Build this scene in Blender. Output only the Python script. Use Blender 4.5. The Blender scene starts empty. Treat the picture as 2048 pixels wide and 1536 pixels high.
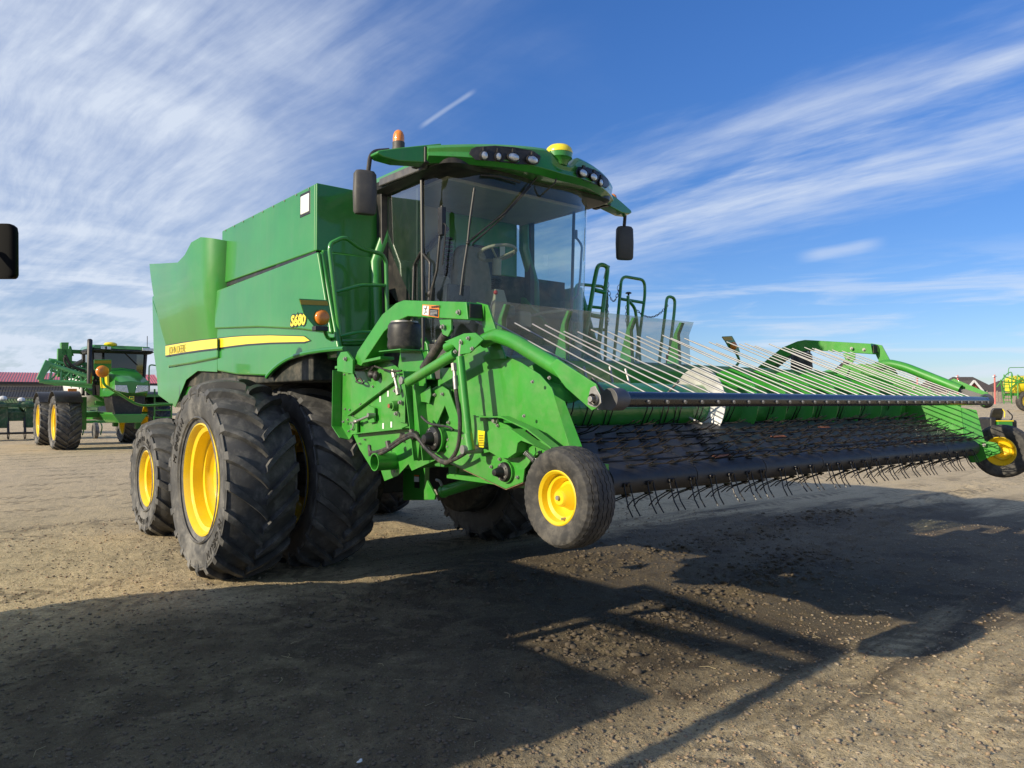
import bpy, math, random
import numpy as np
from mathutils import Vector, Matrix
R_ = math.radians
random.seed(7)
scene = bpy.context.scene
COL = scene.collection

# ------------------------------------------------------------------ camera
FPX, EYE, HORIZON = 1531.0, 1.745, 806.0
YAW = math.atan(1256 / 1531.0)            # heading, from +Y towards +X
PITCH = math.atan((HORIZON - 768) / FPX)
cam_data = bpy.data.cameras.new("camera")
cam = bpy.data.objects.new("camera", cam_data)
COL.objects.link(cam)
cam.location = (0, 0, EYE)
cam.rotation_euler = (math.pi / 2 + PITCH, 0, -YAW)
cam_data.sensor_width = 36.0
cam_data.lens = FPX / 2048 * 36
cam_data.clip_start = 0.05
cam_data.clip_end = 6000
scene.camera = cam

# ------------------------------------------------------------------ light
SUN_EL = 21.0
SUN_AZ = (-0.992, 0.115)                   # where the sun stands, seen from above
sun_d = bpy.data.lights.new("sun", 'SUN')
sun_d.energy = 5.0
sun_d.angle = R_(0.5)
sun_d.color = (1.0, 0.88, 0.67)
sun = bpy.data.objects.new("sun", sun_d)
COL.objects.link(sun)
_s = Vector((SUN_AZ[0], SUN_AZ[1], 0)).normalized() * math.cos(R_(SUN_EL)) + Vector((0, 0, math.sin(R_(SUN_EL))))
sun.rotation_euler = _s.to_track_quat('Z', 'Y').to_euler()
sun.location = (0, 0, 30)

scene.view_settings.view_transform = 'Standard'
scene.view_settings.look = 'None'
scene.view_settings.gamma = 1.0
scene.view_settings.exposure = 0.22
scene.cycles.max_bounces = 8
scene.cycles.transparent_max_bounces = 16

# ------------------------------------------------------------------ geometry of the view, used to measure real points
_fw = Vector((math.sin(YAW) * math.cos(PITCH), math.cos(YAW) * math.cos(PITCH), math.sin(PITCH)))
_rt = Vector((math.cos(YAW), -math.sin(YAW), 0))
_up = _rt.cross(_fw)
def ray(x, y):
    return _fw + _rt * ((x - 1024) / FPX) + _up * ((768 - y) / FPX)
def Q(x, y, ax, v):
    """the point seen at photo pixel x, y that lies on the plane ax = v (D = distance)"""
    d = ray(x, y)
    o = Vector((0, 0, EYE))
    if ax == 'D':
        return o + d * v
    i = 'XYZ'.index(ax)
    return o + d * ((v - o[i]) / d[i])
def QX(v, pts):
    return [(Q(x, y, 'X', v).y, Q(x, y, 'X', v).z) for x, y in pts]
def QY(v, pts):
    return [(Q(x, y, 'Y', v).x, Q(x, y, 'Y', v).z) for x, y in pts]

# ------------------------------------------------------------------ world: Nishita sky and cirrus
world = bpy.data.worlds.new("World")
scene.world = world
world.use_nodes = True
W = world.node_tree
W.nodes.clear()
class NG:
    """tiny node expression helper"""
    def __init__(s, tree): s.t = tree
    def n(s, typ, **kw):
        nd = s.t.nodes.new(typ)
        for k, v in kw.items(): setattr(nd, k, v)
        return nd
    def link(s, a, b): s.t.links.new(a, b)
    def put(s, sock, v):
        if hasattr(v, 'is_output'): s.t.links.new(v, sock)
        else: sock.default_value = v
    def m(s, op, a, b=0.0, c=None, clamp=False):
        nd = s.n('ShaderNodeMath', operation=op, use_clamp=clamp)
        s.put(nd.inputs[0], a); s.put(nd.inputs[1], b)
        if c is not None: s.put(nd.inputs[2], c)
        return nd.outputs[0]
    def vm(s, op, a, b=(0, 0, 0)):
        nd = s.n('ShaderNodeVectorMath', operation=op)
        s.put(nd.inputs[0], a)
        if op == 'SCALE': s.put(nd.inputs['Scale'], b)
        else: s.put(nd.inputs[1], b)
        return nd.outputs['Value'] if op in ('DOT_PRODUCT', 'LENGTH', 'DISTANCE') else nd.outputs[0]
    def ss(s, v, lo, hi, a=0.0, b=1.0):
        nd = s.n('ShaderNodeMapRange', interpolation_type='SMOOTHSTEP')
        s.put(nd.inputs[0], v)
        for i, q in zip((1, 2, 3, 4), (lo, hi, a, b)): nd.inputs[i].default_value = q
        return nd.outputs[0]
    def comb(s, x, y, z=0.0):
        nd = s.n('ShaderNodeCombineXYZ')
        for i, q in enumerate((x, y, z)): s.put(nd.inputs[i], q)
        return nd.outputs[0]
    def sep(s, v):
        nd = s.n('ShaderNodeSeparateXYZ'); s.put(nd.inputs[0], v)
        return nd.outputs
    def noise(s, vec, scale, detail=4, rough=0.55, dist=0.0):
        nd = s.n('ShaderNodeTexNoise')
        if vec is not None: s.link(vec, nd.inputs['Vector'])
        nd.inputs['Scale'].default_value = scale; nd.inputs['Detail'].default_value = detail
        nd.inputs['Roughness'].default_value = rough; nd.inputs['Distortion'].default_value = dist
        return nd.outputs['Fac']
    def vor(s, vec, scale, feat='F1', out='Distance', rnd=1.0):
        nd = s.n('ShaderNodeTexVoronoi', feature=feat)
        if vec is not None: s.link(vec, nd.inputs['Vector'])
        nd.inputs['Scale'].default_value = scale; nd.inputs['Randomness'].default_value = rnd
        return nd.outputs[out]
    def mix(s, f, a, b):
        nd = s.n('ShaderNodeMix', data_type='RGBA')
        s.put(nd.inputs[0], f); s.put(nd.inputs[6], a); s.put(nd.inputs[7], b)
        return nd.outputs[2]

g = NG(W)
sky = g.n('ShaderNodeTexSky', sky_type='NISHITA')
sky.sun_disc = False
sky.sun_elevation = R_(SUN_EL)
sky.sun_rotation = math.atan2(SUN_AZ[0], SUN_AZ[1])
sky.altitude = 400
sky.air_density = 1.0
sky.dust_density = 0.4
sky.ozone_density = 2.4
tc = g.n('ShaderNodeTexCoord')
D = g.vm('NORMALIZE', tc.outputs['Generated'])
dx, dy, dz = g.sep(D)
def plane_n(p1, p2):
    n = ray(*p1).cross(ray(*p2)).normalized()
    return tuple(n) if n.z < 0 else tuple(-n)      # positive below the line
# streak direction on the cloud deck
dzc = g.m('MAXIMUM', dz, 0.0)
inv = g.m('DIVIDE', 1.0, g.m('ADD', dzc, 0.12))
px_ = g.m('MULTIPLY', dx, inv); py_ = g.m('MULTIPLY', dy, inv)
a1, a2 = ray(1300, 420), ray(2000, 230)
w1 = Vector((a1.x, a1.y)) / (a1.normalized().z + .12) / a1.length
w2 = Vector((a2.x, a2.y)) / (a2.normalized().z + .12) / a2.length
sd = (w2 - w1).normalized()
U = g.m('ADD', g.m('MULTIPLY', px_, sd.x), g.m('MULTIPLY', py_, sd.y))
V = g.m('ADD', g.m('MULTIPLY', px_, -sd.y), g.m('MULTIPLY', py_, sd.x))
warp = g.m('MULTIPLY', g.m('SUBTRACT', g.noise(g.comb(px_, py_, 3.0), 0.9, 2), 0.5), 0.25)
V2 = g.m('ADD', V, warp)
fib = g.noise(g.comb(g.m('MULTIPLY', U, 0.9), g.m('MULTIPLY', V2, 5.5), 0.0), 1.5, 8, 0.6, 0.08)
fine = g.noise(g.comb(g.m('MULTIPLY', U, 2.5), g.m('MULTIPLY', V2, 16.0), 5.0), 1.4, 6, 0.62, 0.05)
soft = g.noise(g.comb(px_, py_, 9.0), 1.1, 6, 0.58, 0.25)
edge = g.m('MULTIPLY', g.m('SUBTRACT', g.noise(g.comb(g.m('MULTIPLY', U, 1.3), g.m('MULTIPLY', V, 4.0), 2.0), 2.2, 6, 0.6), 0.5), 0.16)
def band(t1, t2, b1, b2, wt, wb, a, b):
    ta = g.m('ADD', g.vm('DOT_PRODUCT', D, plane_n(t1, t2)), g.m('MULTIPLY', edge, .5))
    ba = g.m('SUBTRACT', g.vm('DOT_PRODUCT', D, plane_n(b1, b2)), g.m('MULTIPLY', edge, .4))
    return g.m('MULTIPLY', g.ss(ta, -wt * .5, wt), g.m('SUBTRACT', 1.0, g.ss(ba, -wb, wb * .3)))
bandA = band((1300, 290), (2048, 45), (1249, 405), (2048, 160), .07, .05, 0, 1)
bandB = band((1249, 425), (2048, 215), (1149, 560), (2048, 345), .05, .06, 0, 1)
bands = g.m('MULTIPLY', g.m('ADD', bandA, bandB, clamp=True), g.ss(g.m('ADD', g.m('MULTIPLY', fib, .6), g.m('MULTIPLY', fine, .4)), .20, .66, .50, .95))
# broad veil filling the left half
nL = Vector(ray(1180, 0)).cross(Vector(ray(700, 520))).normalized()
if nL.dot(ray(100, 300)) < 0: nL = -nL
side = g.vm('DOT_PRODUCT', D, tuple(nL))
veil_d = g.ss(g.m('ADD', side, g.m('MULTIPLY', g.m('SUBTRACT', soft, .5), .45)), -.08, .42)
veil = g.m('MULTIPLY', veil_d, g.ss(g.m('ADD', g.m('MULTIPLY', fib, .5), g.m('ADD', g.m('MULTIPLY', soft, .28), g.m('MULTIPLY', fine, .22))), .30, .78, .12, .95))
blob = g.vm('DOT_PRODUCT', D, tuple(ray(170, 400).normalized()))
veil = g.m('ADD', veil, g.m('MULTIPLY', g.ss(blob, .93, 1.0), g.ss(g.m('ADD', g.m('MULTIPLY', soft, .8), g.m('MULTIPLY', fine, .2)), .3, .7, .18, .60)), clamp=True)
# low clouds above the horizon
az = g.m('ARCTAN2', dx, dy)
lown = g.noise(g.comb(g.m('MULTIPLY', az, 2.6), g.m('MULTIPLY', dz, 24.0), 0.0), 1.7, 7, 0.6, 0.5)
low = g.m('MULTIPLY', g.ss(lown, .44, .68), g.m('MULTIPLY', g.ss(dz, .0, .03), g.m('SUBTRACT', 1.0, g.ss(dz, .10, .20))))
low = g.m('MULTIPLY', low, .75)
# short contrail
pa, pb = ray(838, 256).normalized(), ray(952, 180).normalized()
cn = pa.cross(pb).normalized(); al = (pb - pa).normalized(); mid = (pa + pb) / 2
cw = g.m('ABSOLUTE', g.m('ADD', g.vm('DOT_PRODUCT', D, tuple(cn)), g.m('MULTIPLY', edge, .03)))
ca = g.m('ABSOLUTE', g.vm('DOT_PRODUCT', g.vm('SUBTRACT', D, tuple(mid)), tuple(al)))
trail = g.m('MULTIPLY', g.m('SUBTRACT', 1.0, g.ss(cw, .0003, .0045)), g.m('SUBTRACT', 1.0, g.ss(ca, .028, .045)))
pa, pb = ray(1600, 515).normalized(), ray(1765, 486).normalized()
cn = pa.cross(pb).normalized(); al = (pb - pa).normalized(); mid = (pa + pb) / 2
cw = g.m('ABSOLUTE', g.m('ADD', g.vm('DOT_PRODUCT', D, tuple(cn)), g.m('MULTIPLY', edge, .05)))
ca = g.m('ABSOLUTE', g.vm('DOT_PRODUCT', g.vm('SUBTRACT', D, tuple(mid)), tuple(al)))
wisp = g.m('MULTIPLY', g.m('SUBTRACT', 1.0, g.ss(cw, .001, .010)), g.m('SUBTRACT', 1.0, g.ss(ca, .02, .055)))
cl = g.m('ADD', g.m('ADD', bands, veil, clamp=True), g.m('ADD', low, g.m('ADD', g.m('MULTIPLY', trail, .32), g.m('MULTIPLY', wisp, .45))), clamp=True)
cl = g.m('MULTIPLY', cl, 0.92)
hsv = g.n('ShaderNodeHueSaturation')
hsv.inputs['Saturation'].default_value = 1.22; g.link(g.ss(dz, .12, .55, 1.0, 1.30), hsv.inputs['Value'])
g.link(sky.outputs[0], hsv.inputs['Color'])
tint = g.n('ShaderNodeMix', data_type='RGBA', blend_type='MULTIPLY')
tint.inputs[0].default_value = 1.0
g.link(hsv.outputs[0], tint.inputs[6]); tint.inputs[7].default_value = (0.86, 0.96, 1.30, 1)
skyc = tint.outputs[2]
CLOUD = (7.3, 8.1, 9.4, 1)
out_c = g.mix(cl, skyc, CLOUD)
bg = g.n('ShaderNodeBackground'); bg.inputs['Strength'].default_value = 0.085
g.link(out_c, bg.inputs['Color'])
wo = g.n('ShaderNodeOutputWorld'); g.link(bg.outputs[0], wo.inputs['Surface'])

# ------------------------------------------------------------------ mesh helpers
OFF = {}
class MB:
    def __init__(s): s.v = []; s.f = []
    def add(s, vs, fs):
        n = len(s.v); s.v += [tuple(v) for v in vs]; s.f += [tuple(i + n for i in f) for f in fs]
        return s
    def prism(s, pts, ax, a, b):
        """pts polygon in the plane across axis ax, run from a to b"""
        def mk(p, t):
            return {'X': (t, p[0], p[1]), 'Y': (p[0], t, p[1]), 'Z': (p[0], p[1], t)}[ax]
        n = len(pts)
        vs = [mk(p, a) for p in pts] + [mk(p, b) for p in pts]
        fs = [tuple(range(n))[::-1], tuple(range(n, 2 * n))] + [(i, (i + 1) % n, n + (i + 1) % n, n + i) for i in range(n)]
        return s.add(vs, fs)
    def box(s, x0, x1, y0, y1, z0, z1):
        return s.prism([(x0, y0), (x1, y0), (x1, y1), (x0, y1)], 'Z', z0, z1)
    def beam(s, p0, p1, w, h, upv=(0, 0, 1)):
        p0, p1 = Vector(p0), Vector(p1); d = (p1 - p0).normalized()
        sd_ = d.cross(Vector(upv))
        if sd_.length < 1e-4: sd_ = d.cross(Vector((0, 1, 0)))
        sd_.normalize(); u = sd_.cross(d).normalized()
        vs = []
        for p in (p0, p1):
            for a, b in ((-1, -1), (1, -1), (1, 1), (-1, 1)):
                vs.append(p + sd_ * (a * w / 2) + u * (b * h / 2))
        return s.add(vs, [(0, 3, 2, 1), (4, 5, 6, 7), (0, 1, 5, 4), (1, 2, 6, 5), (2, 3, 7, 6), (3, 0, 4, 7)])
    def tube(s, pts, r, n=10, caps=True, r2=None):
        pts = [Vector(p) for p in pts]; m = len(pts)
        tan = []
        for i in range(m):
            t = pts[min(i + 1, m - 1)] - pts[max(i - 1, 0)]
            tan.append(t.normalized() if t.length > 1e-9 else Vector((0, 0, 1)))
        u = tan[0].orthogonal().normalized(); vs = []
        for i in range(m):
            u = (u - tan[i] * u.dot(tan[i]))
            u = u.normalized() if u.length > 1e-6 else tan[i].orthogonal().normalized()
            w = tan[i].cross(u)
            rr = r if r2 is None else r + (r2 - r) * i / (m - 1)
            if callable(r): rr = r(i / (m - 1))
            for k in range(n):
                a = 2 * math.pi * k / n
                vs.append(pts[i] + (u * math.cos(a) + w * math.sin(a)) * rr)
        fs = []
        for i in range(m - 1):
            for k in range(n):
                k2 = (k + 1) % n
                fs.append((i * n + k, i * n + k2, (i + 1) * n + k2, (i + 1) * n + k))
        if caps: fs += [tuple(range(n))[::-1], tuple(range((m - 1) * n, m * n))]
        return s.add(vs, fs)
    def cyl(s, p0, p1, r, n=16, r2=None, caps=True):
        return s.tube([p0, p1], r, n, caps, r2)
    def lathe(s, prof, o=(0, 0, 0), ax='X', n=48, closed=False):
        """prof: list of (along, radius)"""
        vs = []; o = Vector(o); m = len(prof)
        for a, r in prof:
            for k in range(n):
                t = 2 * math.pi * k / n; c, q = math.cos(t) * r, math.sin(t) * r
                p = {'X': Vector((a, c, q)), 'Y': Vector((c, a, q)), 'Z': Vector((c, q, a))}[ax]
                vs.append(o + p)
        fs = []
        for i in range(m if closed else m - 1):
            j = (i + 1) % m
            for k in range(n):
                k2 = (k + 1) % n
                fs.append((i * n + k, i * n + k2, j * n + k2, j * n + k))
        return s.add(vs, fs)
    def ell(s, c, rx, ry, rz, n=16, m=10):
        c = Vector(c); vs = []; fs = []
        for i in range(m + 1):
            th = math.pi * i / m
            for k in range(n):
                ph = 2 * math.pi * k / n
                vs.append(c + Vector((rx * math.sin(th) * math.cos(ph), ry * math.sin(th) * math.sin(ph), rz * math.cos(th))))
        for i in range(m):
            for k in range(n):
                k2 = (k + 1) % n
                fs.append((i * n + k, (i + 1) * n + k, (i + 1) * n + k2, i * n + k2))
        return s.add(vs, fs)
    def grid(s, fn, nu, nv):
        vs = [fn(i / nu, j / nv) for i in range(nu + 1) for j in range(nv + 1)]
        w = nv + 1
        return s.add(vs, [(i * w + j, (i + 1) * w + j, (i + 1) * w + j + 1, i * w + j + 1) for i in range(nu) for j in range(nv)])
    def loft(s, secs, caps=True):
        n = len(secs[0]); vs = [p for q in secs for p in q]
        fs = [(i * n + k, i * n + (k + 1) % n, (i + 1) * n + (k + 1) % n, (i + 1) * n + k) for i in range(len(secs) - 1) for k in range(n)]
        if caps: fs += [tuple(range(n))[::-1], tuple(range((len(secs) - 1) * n, len(secs) * n))]
        return s.add(vs, fs)
    def build(s, name, mat, parent=None, loc=None, bevel=0.0, ang=35, solid=0.0, segs=2, label=None):
        me = bpy.data.meshes.new(name)
        off = Vector(loc) if loc is not None else (OFF[parent.name] if parent else Vector((0, 0, 0)))
        v = s.v if loc is not None else [(a[0] - off.x, a[1] - off.y, a[2] - off.z) for a in s.v]
        me.from_pydata(v, [], s.f)
        me.validate()
        if isinstance(mat, (list, tuple)):
            for q in mat: me.materials.append(q)
        else: me.materials.append(mat)
        me.polygons.foreach_set('use_smooth', [True] * len(me.polygons))
        me.set_sharp_from_angle(angle=R_(ang))
        o = bpy.data.objects.new(name, me); COL.objects.link(o)
        if parent:
            o.parent = parent
            o.location = off - OFF[parent.name]
        else: o.location = off
        OFF[o.name] = off
        if solid:
            md = o.modifiers.new('thick', 'SOLIDIFY'); md.thickness = solid; md.offset = 0
            md = o.modifiers.new('crisp', 'EDGE_SPLIT'); md.split_angle = R_(38)
        if bevel:
            md = o.modifiers.new('bevel', 'BEVEL'); md.width = bevel; md.segments = segs; md.limit_method = 'ANGLE'; md.angle_limit = R_(40)
            md.harden_normals = True
        if label: o['label'] = label
        return o
def cleanup_normals(o):
    import bmesh
    bm = bmesh.new(); bm.from_mesh(o.data); bmesh.ops.recalc_face_normals(bm, faces=bm.faces); bm.to_mesh(o.data); bm.free()
def tag(o, label=None, cat=None, group=None, kind=None):
    if label: o['label'] = label
    if cat: o['category'] = cat
    if group: o['group'] = group
    if kind: o['kind'] = kind
    return o
def thing(name, label, cat, loc, group=None):
    o = bpy.data.objects.new(name, None); COL.objects.link(o); o.location = loc
    o.empty_display_size = .3
    OFF[o.name] = Vector(loc)
    return tag(o, label, cat, group)
def copy_of(o, parent, loc=None, rot=None, scale=None, kids=True):
    """copy of a part (and its sub-parts); loc in world terms"""
    c = o.copy(); COL.objects.link(c); c.parent = parent
    off = Vector(loc) if loc is not None else OFF[o.name]
    OFF[c.name] = off
    c.location = off - OFF[parent.name] if parent else off
    if rot is not None: c.rotation_euler = rot
    if scale is not None: c.scale = scale
    if kids:
        for ch in list(o.children):
            k = ch.copy(); COL.objects.link(k); k.parent = c; OFF[k.name] = OFF[ch.name]
    return c
def spline(pts, k=6):
    pts = [Vector(p) for p in pts]; out = []
    P = [pts[0]] + pts + [pts[-1]]
    for i in range(1, len(P) - 2):
        for j in range(k):
            t = j / k; a, b, c, d = P[i - 1], P[i], P[i + 1], P[i + 2]
            out.append(0.5 * ((2 * b) + (c - a) * t + (2 * a - 5 * b + 4 * c - d) * t * t + (3 * b - a - 3 * c + d) * t ** 3))
    out.append(pts[-1]); return out
def rnd(pts, rad, k=5):
    """round the corners of a polyline"""
    pts = [Vector(p) for p in pts]; out = [pts[0]]
    for i in range(1, len(pts) - 1):
        a, b, c = pts[i - 1], pts[i], pts[i + 1]
        r = min(rad, (a - b).length * .45, (c - b).length * .45)
        p, q = b + (a - b).normalized() * r, b + (c - b).normalized() * r
        for j in range(k + 1):
            t = j / k; out.append(p * (1 - t) ** 2 + b * 2 * t * (1 - t) + q * t * t)
    out.append(pts[-1]); return out
def text_mesh(txt, size, depth=0.002, bold=0.0, shear=0.0, sx=1.0):
    """flat text in the xy plane, as vertex and face lists"""
    cu = bpy.data.curves.new('lettering', 'FONT'); cu.body = txt; cu.size = size
    cu.extrude = depth; cu.offset = bold; cu.shear = shear; cu.resolution_u = 3
    ob = bpy.data.objects.new('lettering', cu); COL.objects.link(ob)
    bpy.context.view_layer.update()
    dg = bpy.context.evaluated_depsgraph_get()
    me = bpy.data.meshes.new_from_object(ob.evaluated_get(dg))
    vs = [(v.co.x * sx, v.co.y, v.co.z) for v in me.vertices]; fs = [tuple(p.vertices) for p in me.polygons]
    bpy.data.objects.remove(ob); bpy.data.curves.remove(cu); bpy.data.meshes.remove(me)
    return vs, fs
def place_text(mb, txt, size, org, ux, uy, depth=0.002, **kw):
    """ux, uy: directions of writing and of letter tops"""
    vs, fs = text_mesh(txt, size, depth, **kw)
    ux, uy = Vector(ux).normalized(), Vector(uy).normalized(); uz = ux.cross(uy); o = Vector(org)
    mb.add([o + ux * v[0] + uy * v[1] + uz * v[2] for v in vs], fs)
    return mb

# ------------------------------------------------------------------ materials
def mat(name, col, rough=.5, metal=0.0, coat=0.0, var=0.0, scale=6.0, dust=0.0, bump=0.0, bscale=60.0, dustc=(.34, .29, .22), spec=.5, crough=.06):
    m = bpy.data.materials.new(name); m.use_nodes = True
    t = m.node_tree; b = t.nodes['Principled BSDF']; q = NG(t)
    b.inputs['Base Color'].default_value = (*col, 1)
    b.inputs['Roughness'].default_value = rough
    b.inputs['Metallic'].default_value = metal
    b.inputs['Coat Weight'].default_value = coat
    b.inputs['Coat Roughness'].default_value = crough
    b.inputs['Specular IOR Level'].default_value = spec
    tcn = q.n('ShaderNodeTexCoord'); o = tcn.outputs['Object']
    c = None
    if var or dust:
        n1 = q.noise(o, scale, 6, .6)
        dk = tuple(x * (1 - var) for x in col) + (1,); lt = tuple(min(1, x * (1 + var)) for x in col) + (1,)
        c = q.mix(q.ss(n1, .3, .7), dk, lt)
        if name == 'green_paint':      # rain-washed dust in faint vertical runs
            mp_ = q.n('ShaderNodeMapping'); q.link(o, mp_.inputs['Vector']); mp_.inputs['Scale'].default_value = (5, 5, .5)
            c = q.mix(q.m('MULTIPLY', q.ss(q.noise(mp_.outputs[0], 2.2, 6, .7), .5, .78), .16), c, (.20, .21, .15, 1))
        if dust:
            n2 = q.noise(o, scale * 2.3, 8, .68, .4)
            n3 = q.noise(o, scale * .45, 3, .5)
            df = q.m('MULTIPLY', q.ss(q.m('ADD', q.m('MULTIPLY', n2, .65), q.m('MULTIPLY', n3, .35)), .42, .72), dust, clamp=True)
            c = q.mix(df, c, (*dustc, 1))
            rr = q.m('ADD', rough, q.m('MULTIPLY', df, .5), clamp=True)
            q.link(rr, b.inputs['Roughness'])
            if coat: q.link(q.m('MULTIPLY', q.m('SUBTRACT', 1.0, df), coat), b.inputs['Coat Weight'])
        q.link(c, b.inputs['Base Color'])
    if bump:
        bn = q.n('ShaderNodeBump'); bn.inputs['Strength'].default_value = bump; bn.inputs['Distance'].default_value = .01
        q.link(q.noise(o, bscale, 5, .6), bn.inputs['Height']); q.link(bn.outputs[0], b.inputs['Normal'])
    return m
M = {}
M['green'] = mat('green_paint', (.026, .225, .022), .34, 0, .78, var=.10, scale=1.2, dust=.07, bump=.012, bscale=14)
M['frame'] = mat('frame_green_paint', (.036, .270, .022), .42, 0, .45, var=.12, scale=3, dust=.22, bump=.03, bscale=120)
M['yellow'] = mat('wheel_yellow_paint', (.82, .58, .012), .35, 0, .5, var=.06, scale=3, dust=.14, bump=.02)
M['decal_y'] = mat('stripe_yellow', (.85, .68, .02), .35, 0, .5, var=.03)
M['decal_k'] = mat('decal_black', (.012, .012, .012), .4, 0, .3)
M['decal_w'] = mat('decal_white', (.75, .75, .72), .4, 0, .2, dust=.1)
M['decal_o'] = mat('decal_orange', (.75, .22, .02), .4, 0, .2, dust=.1)
M['rubber'] = mat('tyre_rubber', (.055, .055, .055), .58, 0, 0, var=.25, scale=3, dust=.9, bump=.10, bscale=70, dustc=(.25, .24, .22))
M['rubber2'] = mat('small_tyre_rubber', (.030, .029, .028), .7, 0, 0, var=.25, scale=9, dust=.75, bump=.12, bscale=110, dustc=(.17, .155, .13))
M['black'] = mat('black_plastic', (.014, .014, .015), .42, 0, .0, var=.2, scale=5, dust=.12, bump=.04)
M['mirror'] = mat('mirror_housing', (.060, .058, .055), .55, 0, 0, var=.1, scale=5, dust=.12, bump=.08, bscale=300)
M['dark'] = mat('undercarriage', (.012, .016, .012), .7, 0, 0, var=.3, scale=4, dust=.35)
M['blacktube'] = mat('black_painted_tube', (.010, .011, .014), .27, 0, .5, var=.2, scale=3, dust=.10, bump=.02)
M['belt'] = mat('belt_rubber', (.020, .021, .024), .48, 0, 0, var=.3, scale=5, dust=.35, bump=.12, bscale=40, dustc=(.085, .075, .06))
M['tine'] = mat('tine_steel', (.014, .014, .015), .30, .3, 0, var=.3, scale=20, dust=.08, dustc=(.2, .1, .05))
M['rod'] = mat('galvanised_rod', (.34, .34, .34), .42, .6, 0, var=.12, scale=8, dust=.2)
M['steel'] = mat('zinc_bolt', (.34, .33, .31), .5, .7, 0, var=.12, scale=30)
M['auger_steel'] = mat('worn_steel', (.66, .65, .63), .38, .35, 0, var=.2, scale=6, dust=.15)
M['hose'] = mat('hose_rubber', (.022, .022, .022), .5, 0, 0, var=.2, scale=9, dust=.3)
M['beige'] = mat('cab_trim', (.34, .30, .22), .6, 0, 0, var=.08, scale=5)
M['seat'] = mat('seat_fabric', (.24, .21, .16), .85, 0, 0, var=.12, scale=20, bump=.2, bscale=220)
M['glow'] = mat('amber_lens', (.78, .24, .025), .25, 0, .6, var=.1, scale=20, bump=.25, bscale=140)
M['red'] = mat('red_paint', (.48, .02, .015), .4, 0, .3, var=.1)
M['lampglass'] = mat('lamp_lens', (.62, .64, .64), .15, .55, 1.0, var=.25, scale=28, bump=.3, bscale=90)
M['rust'] = mat('rusty_plate', (.30, .11, .055), .7, .3, 0, var=.3, scale=30)
M['wood'] = mat('weathered_mud', (.25, .17, .10), .9, 0, 0, var=.3, scale=20)
M['grey'] = mat('grey_metal', (.10, .10, .105), .5, .3, 0, var=.15, scale=8, dust=.2)
def glass(name, tint_, refl=1.0, milk=0.0, milkc=(.5, .5, .5), smear=0.0):
    m = bpy.data.materials.new(name); m.use_nodes = True; t = m.node_tree; t.nodes.clear(); q = NG(t)
    tr = q.n('ShaderNodeBsdfTransparent'); tr.inputs[0].default_value = (*tint_, 1)
    gl = q.n('ShaderNodeBsdfGlossy'); gl.inputs['Roughness'].default_value = .03; gl.inputs[0].default_value = (1, 1, 1, 1)
    fr = q.n('ShaderNodeFresnel'); q.link(q.m('ADD', 1.5, q.m('MULTIPLY', q.n('ShaderNodeNewGeometry').outputs['Backfacing'], 1 / 1.5 - 1.5)), fr.inputs[0])
    mx = q.n('ShaderNodeMixShader'); q.link(q.m('MULTIPLY', fr.outputs[0], refl, clamp=True), mx.inputs[0])
    q.link(tr.outputs[0], mx.inputs[1]); q.link(gl.outputs[0], mx.inputs[2])
    res = mx.outputs[0]
    if milk:
        df = q.n('ShaderNodeBsdfDiffuse'); df.inputs[0].default_value = (*milkc, 1)
        tl = q.n('ShaderNodeBsdfTranslucent'); tl.inputs[0].default_value = (*milkc, 1)
        ad = q.n('ShaderNodeMixShader'); ad.inputs[0].default_value = .5
        q.link(df.outputs[0], ad.inputs[1]); q.link(tl.outputs[0], ad.inputs[2])
        m2 = q.n('ShaderNodeMixShader')
        tcn = q.n('ShaderNodeTexCoord')
        if smear:
            f = q.m('ADD', milk, q.m('MULTIPLY', q.m('SUBTRACT', q.noise(tcn.outputs['Object'], 3.5, 6, .7, .8), .5), smear), clamp=True)
            q.link(f, m2.inputs[0])
        else: m2.inputs[0].default_value = milk
        q.link(res, m2.inputs[1]); q.link(ad.outputs[0], m2.inputs[2]); res = m2.outputs[0]
    o = q.n('ShaderNodeOutputMaterial'); q.link(res, o.inputs[0])
    return m
M['glass'] = glass('cab_glass', (.88, .96, .94), 1.15, .006, (.5, .48, .42), .03)
M['sideglass'] = glass('side_glass', (.60, .72, .70), 3.5, .02, (.4, .4, .36), .05)
M['poly'] = glass('polycarbonate', (.84, .85, .84), .8, .15, (.55, .55, .52), .16)
# ------------------------------------------------------------------ ground
FX, FY, RX, RY = math.sin(YAW), math.cos(YAW), math.cos(YAW), -math.sin(YAW)
def zfar(X, Y):
    X = np.asarray(X, float); Y = np.asarray(Y, float)
    dd = X * FX + Y * FY; lat = X * RX + Y * RY
    a = np.clip((lat / np.maximum(dd, 1.0) + .35) / .9, 0, 1); a = a * a * (3 - 2 * a)
    return (.005 + .011 * a) * np.clip(dd - 14, 0, 400)
_rng = np.random.RandomState(3)
_perm = _rng.rand(256, 256)
def vnoise(x, y):
    xi = np.floor(x).astype(int); yi = np.floor(y).astype(int); fx = x - xi; fy = y - yi
    fx = fx * fx * (3 - 2 * fx); fy = fy * fy * (3 - 2 * fy)
    a = _perm[xi & 255, yi & 255]; b = _perm[(xi + 1) & 255, yi & 255]; c = _perm[xi & 255, (yi + 1) & 255]; d = _perm[(xi + 1) & 255, (yi + 1) & 255]
    return (a * (1 - fx) + b * fx) * (1 - fy) + (c * (1 - fx) + d * fx) * fy - .5
def fbm(x, y, o=5, g_=.5):
    s = 0; a = 1
    for i in range(o):
        s = s + a * vnoise(x * 2 ** i + 17 * i, y * 2 ** i + 31 * i); a *= g_
    return s
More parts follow.
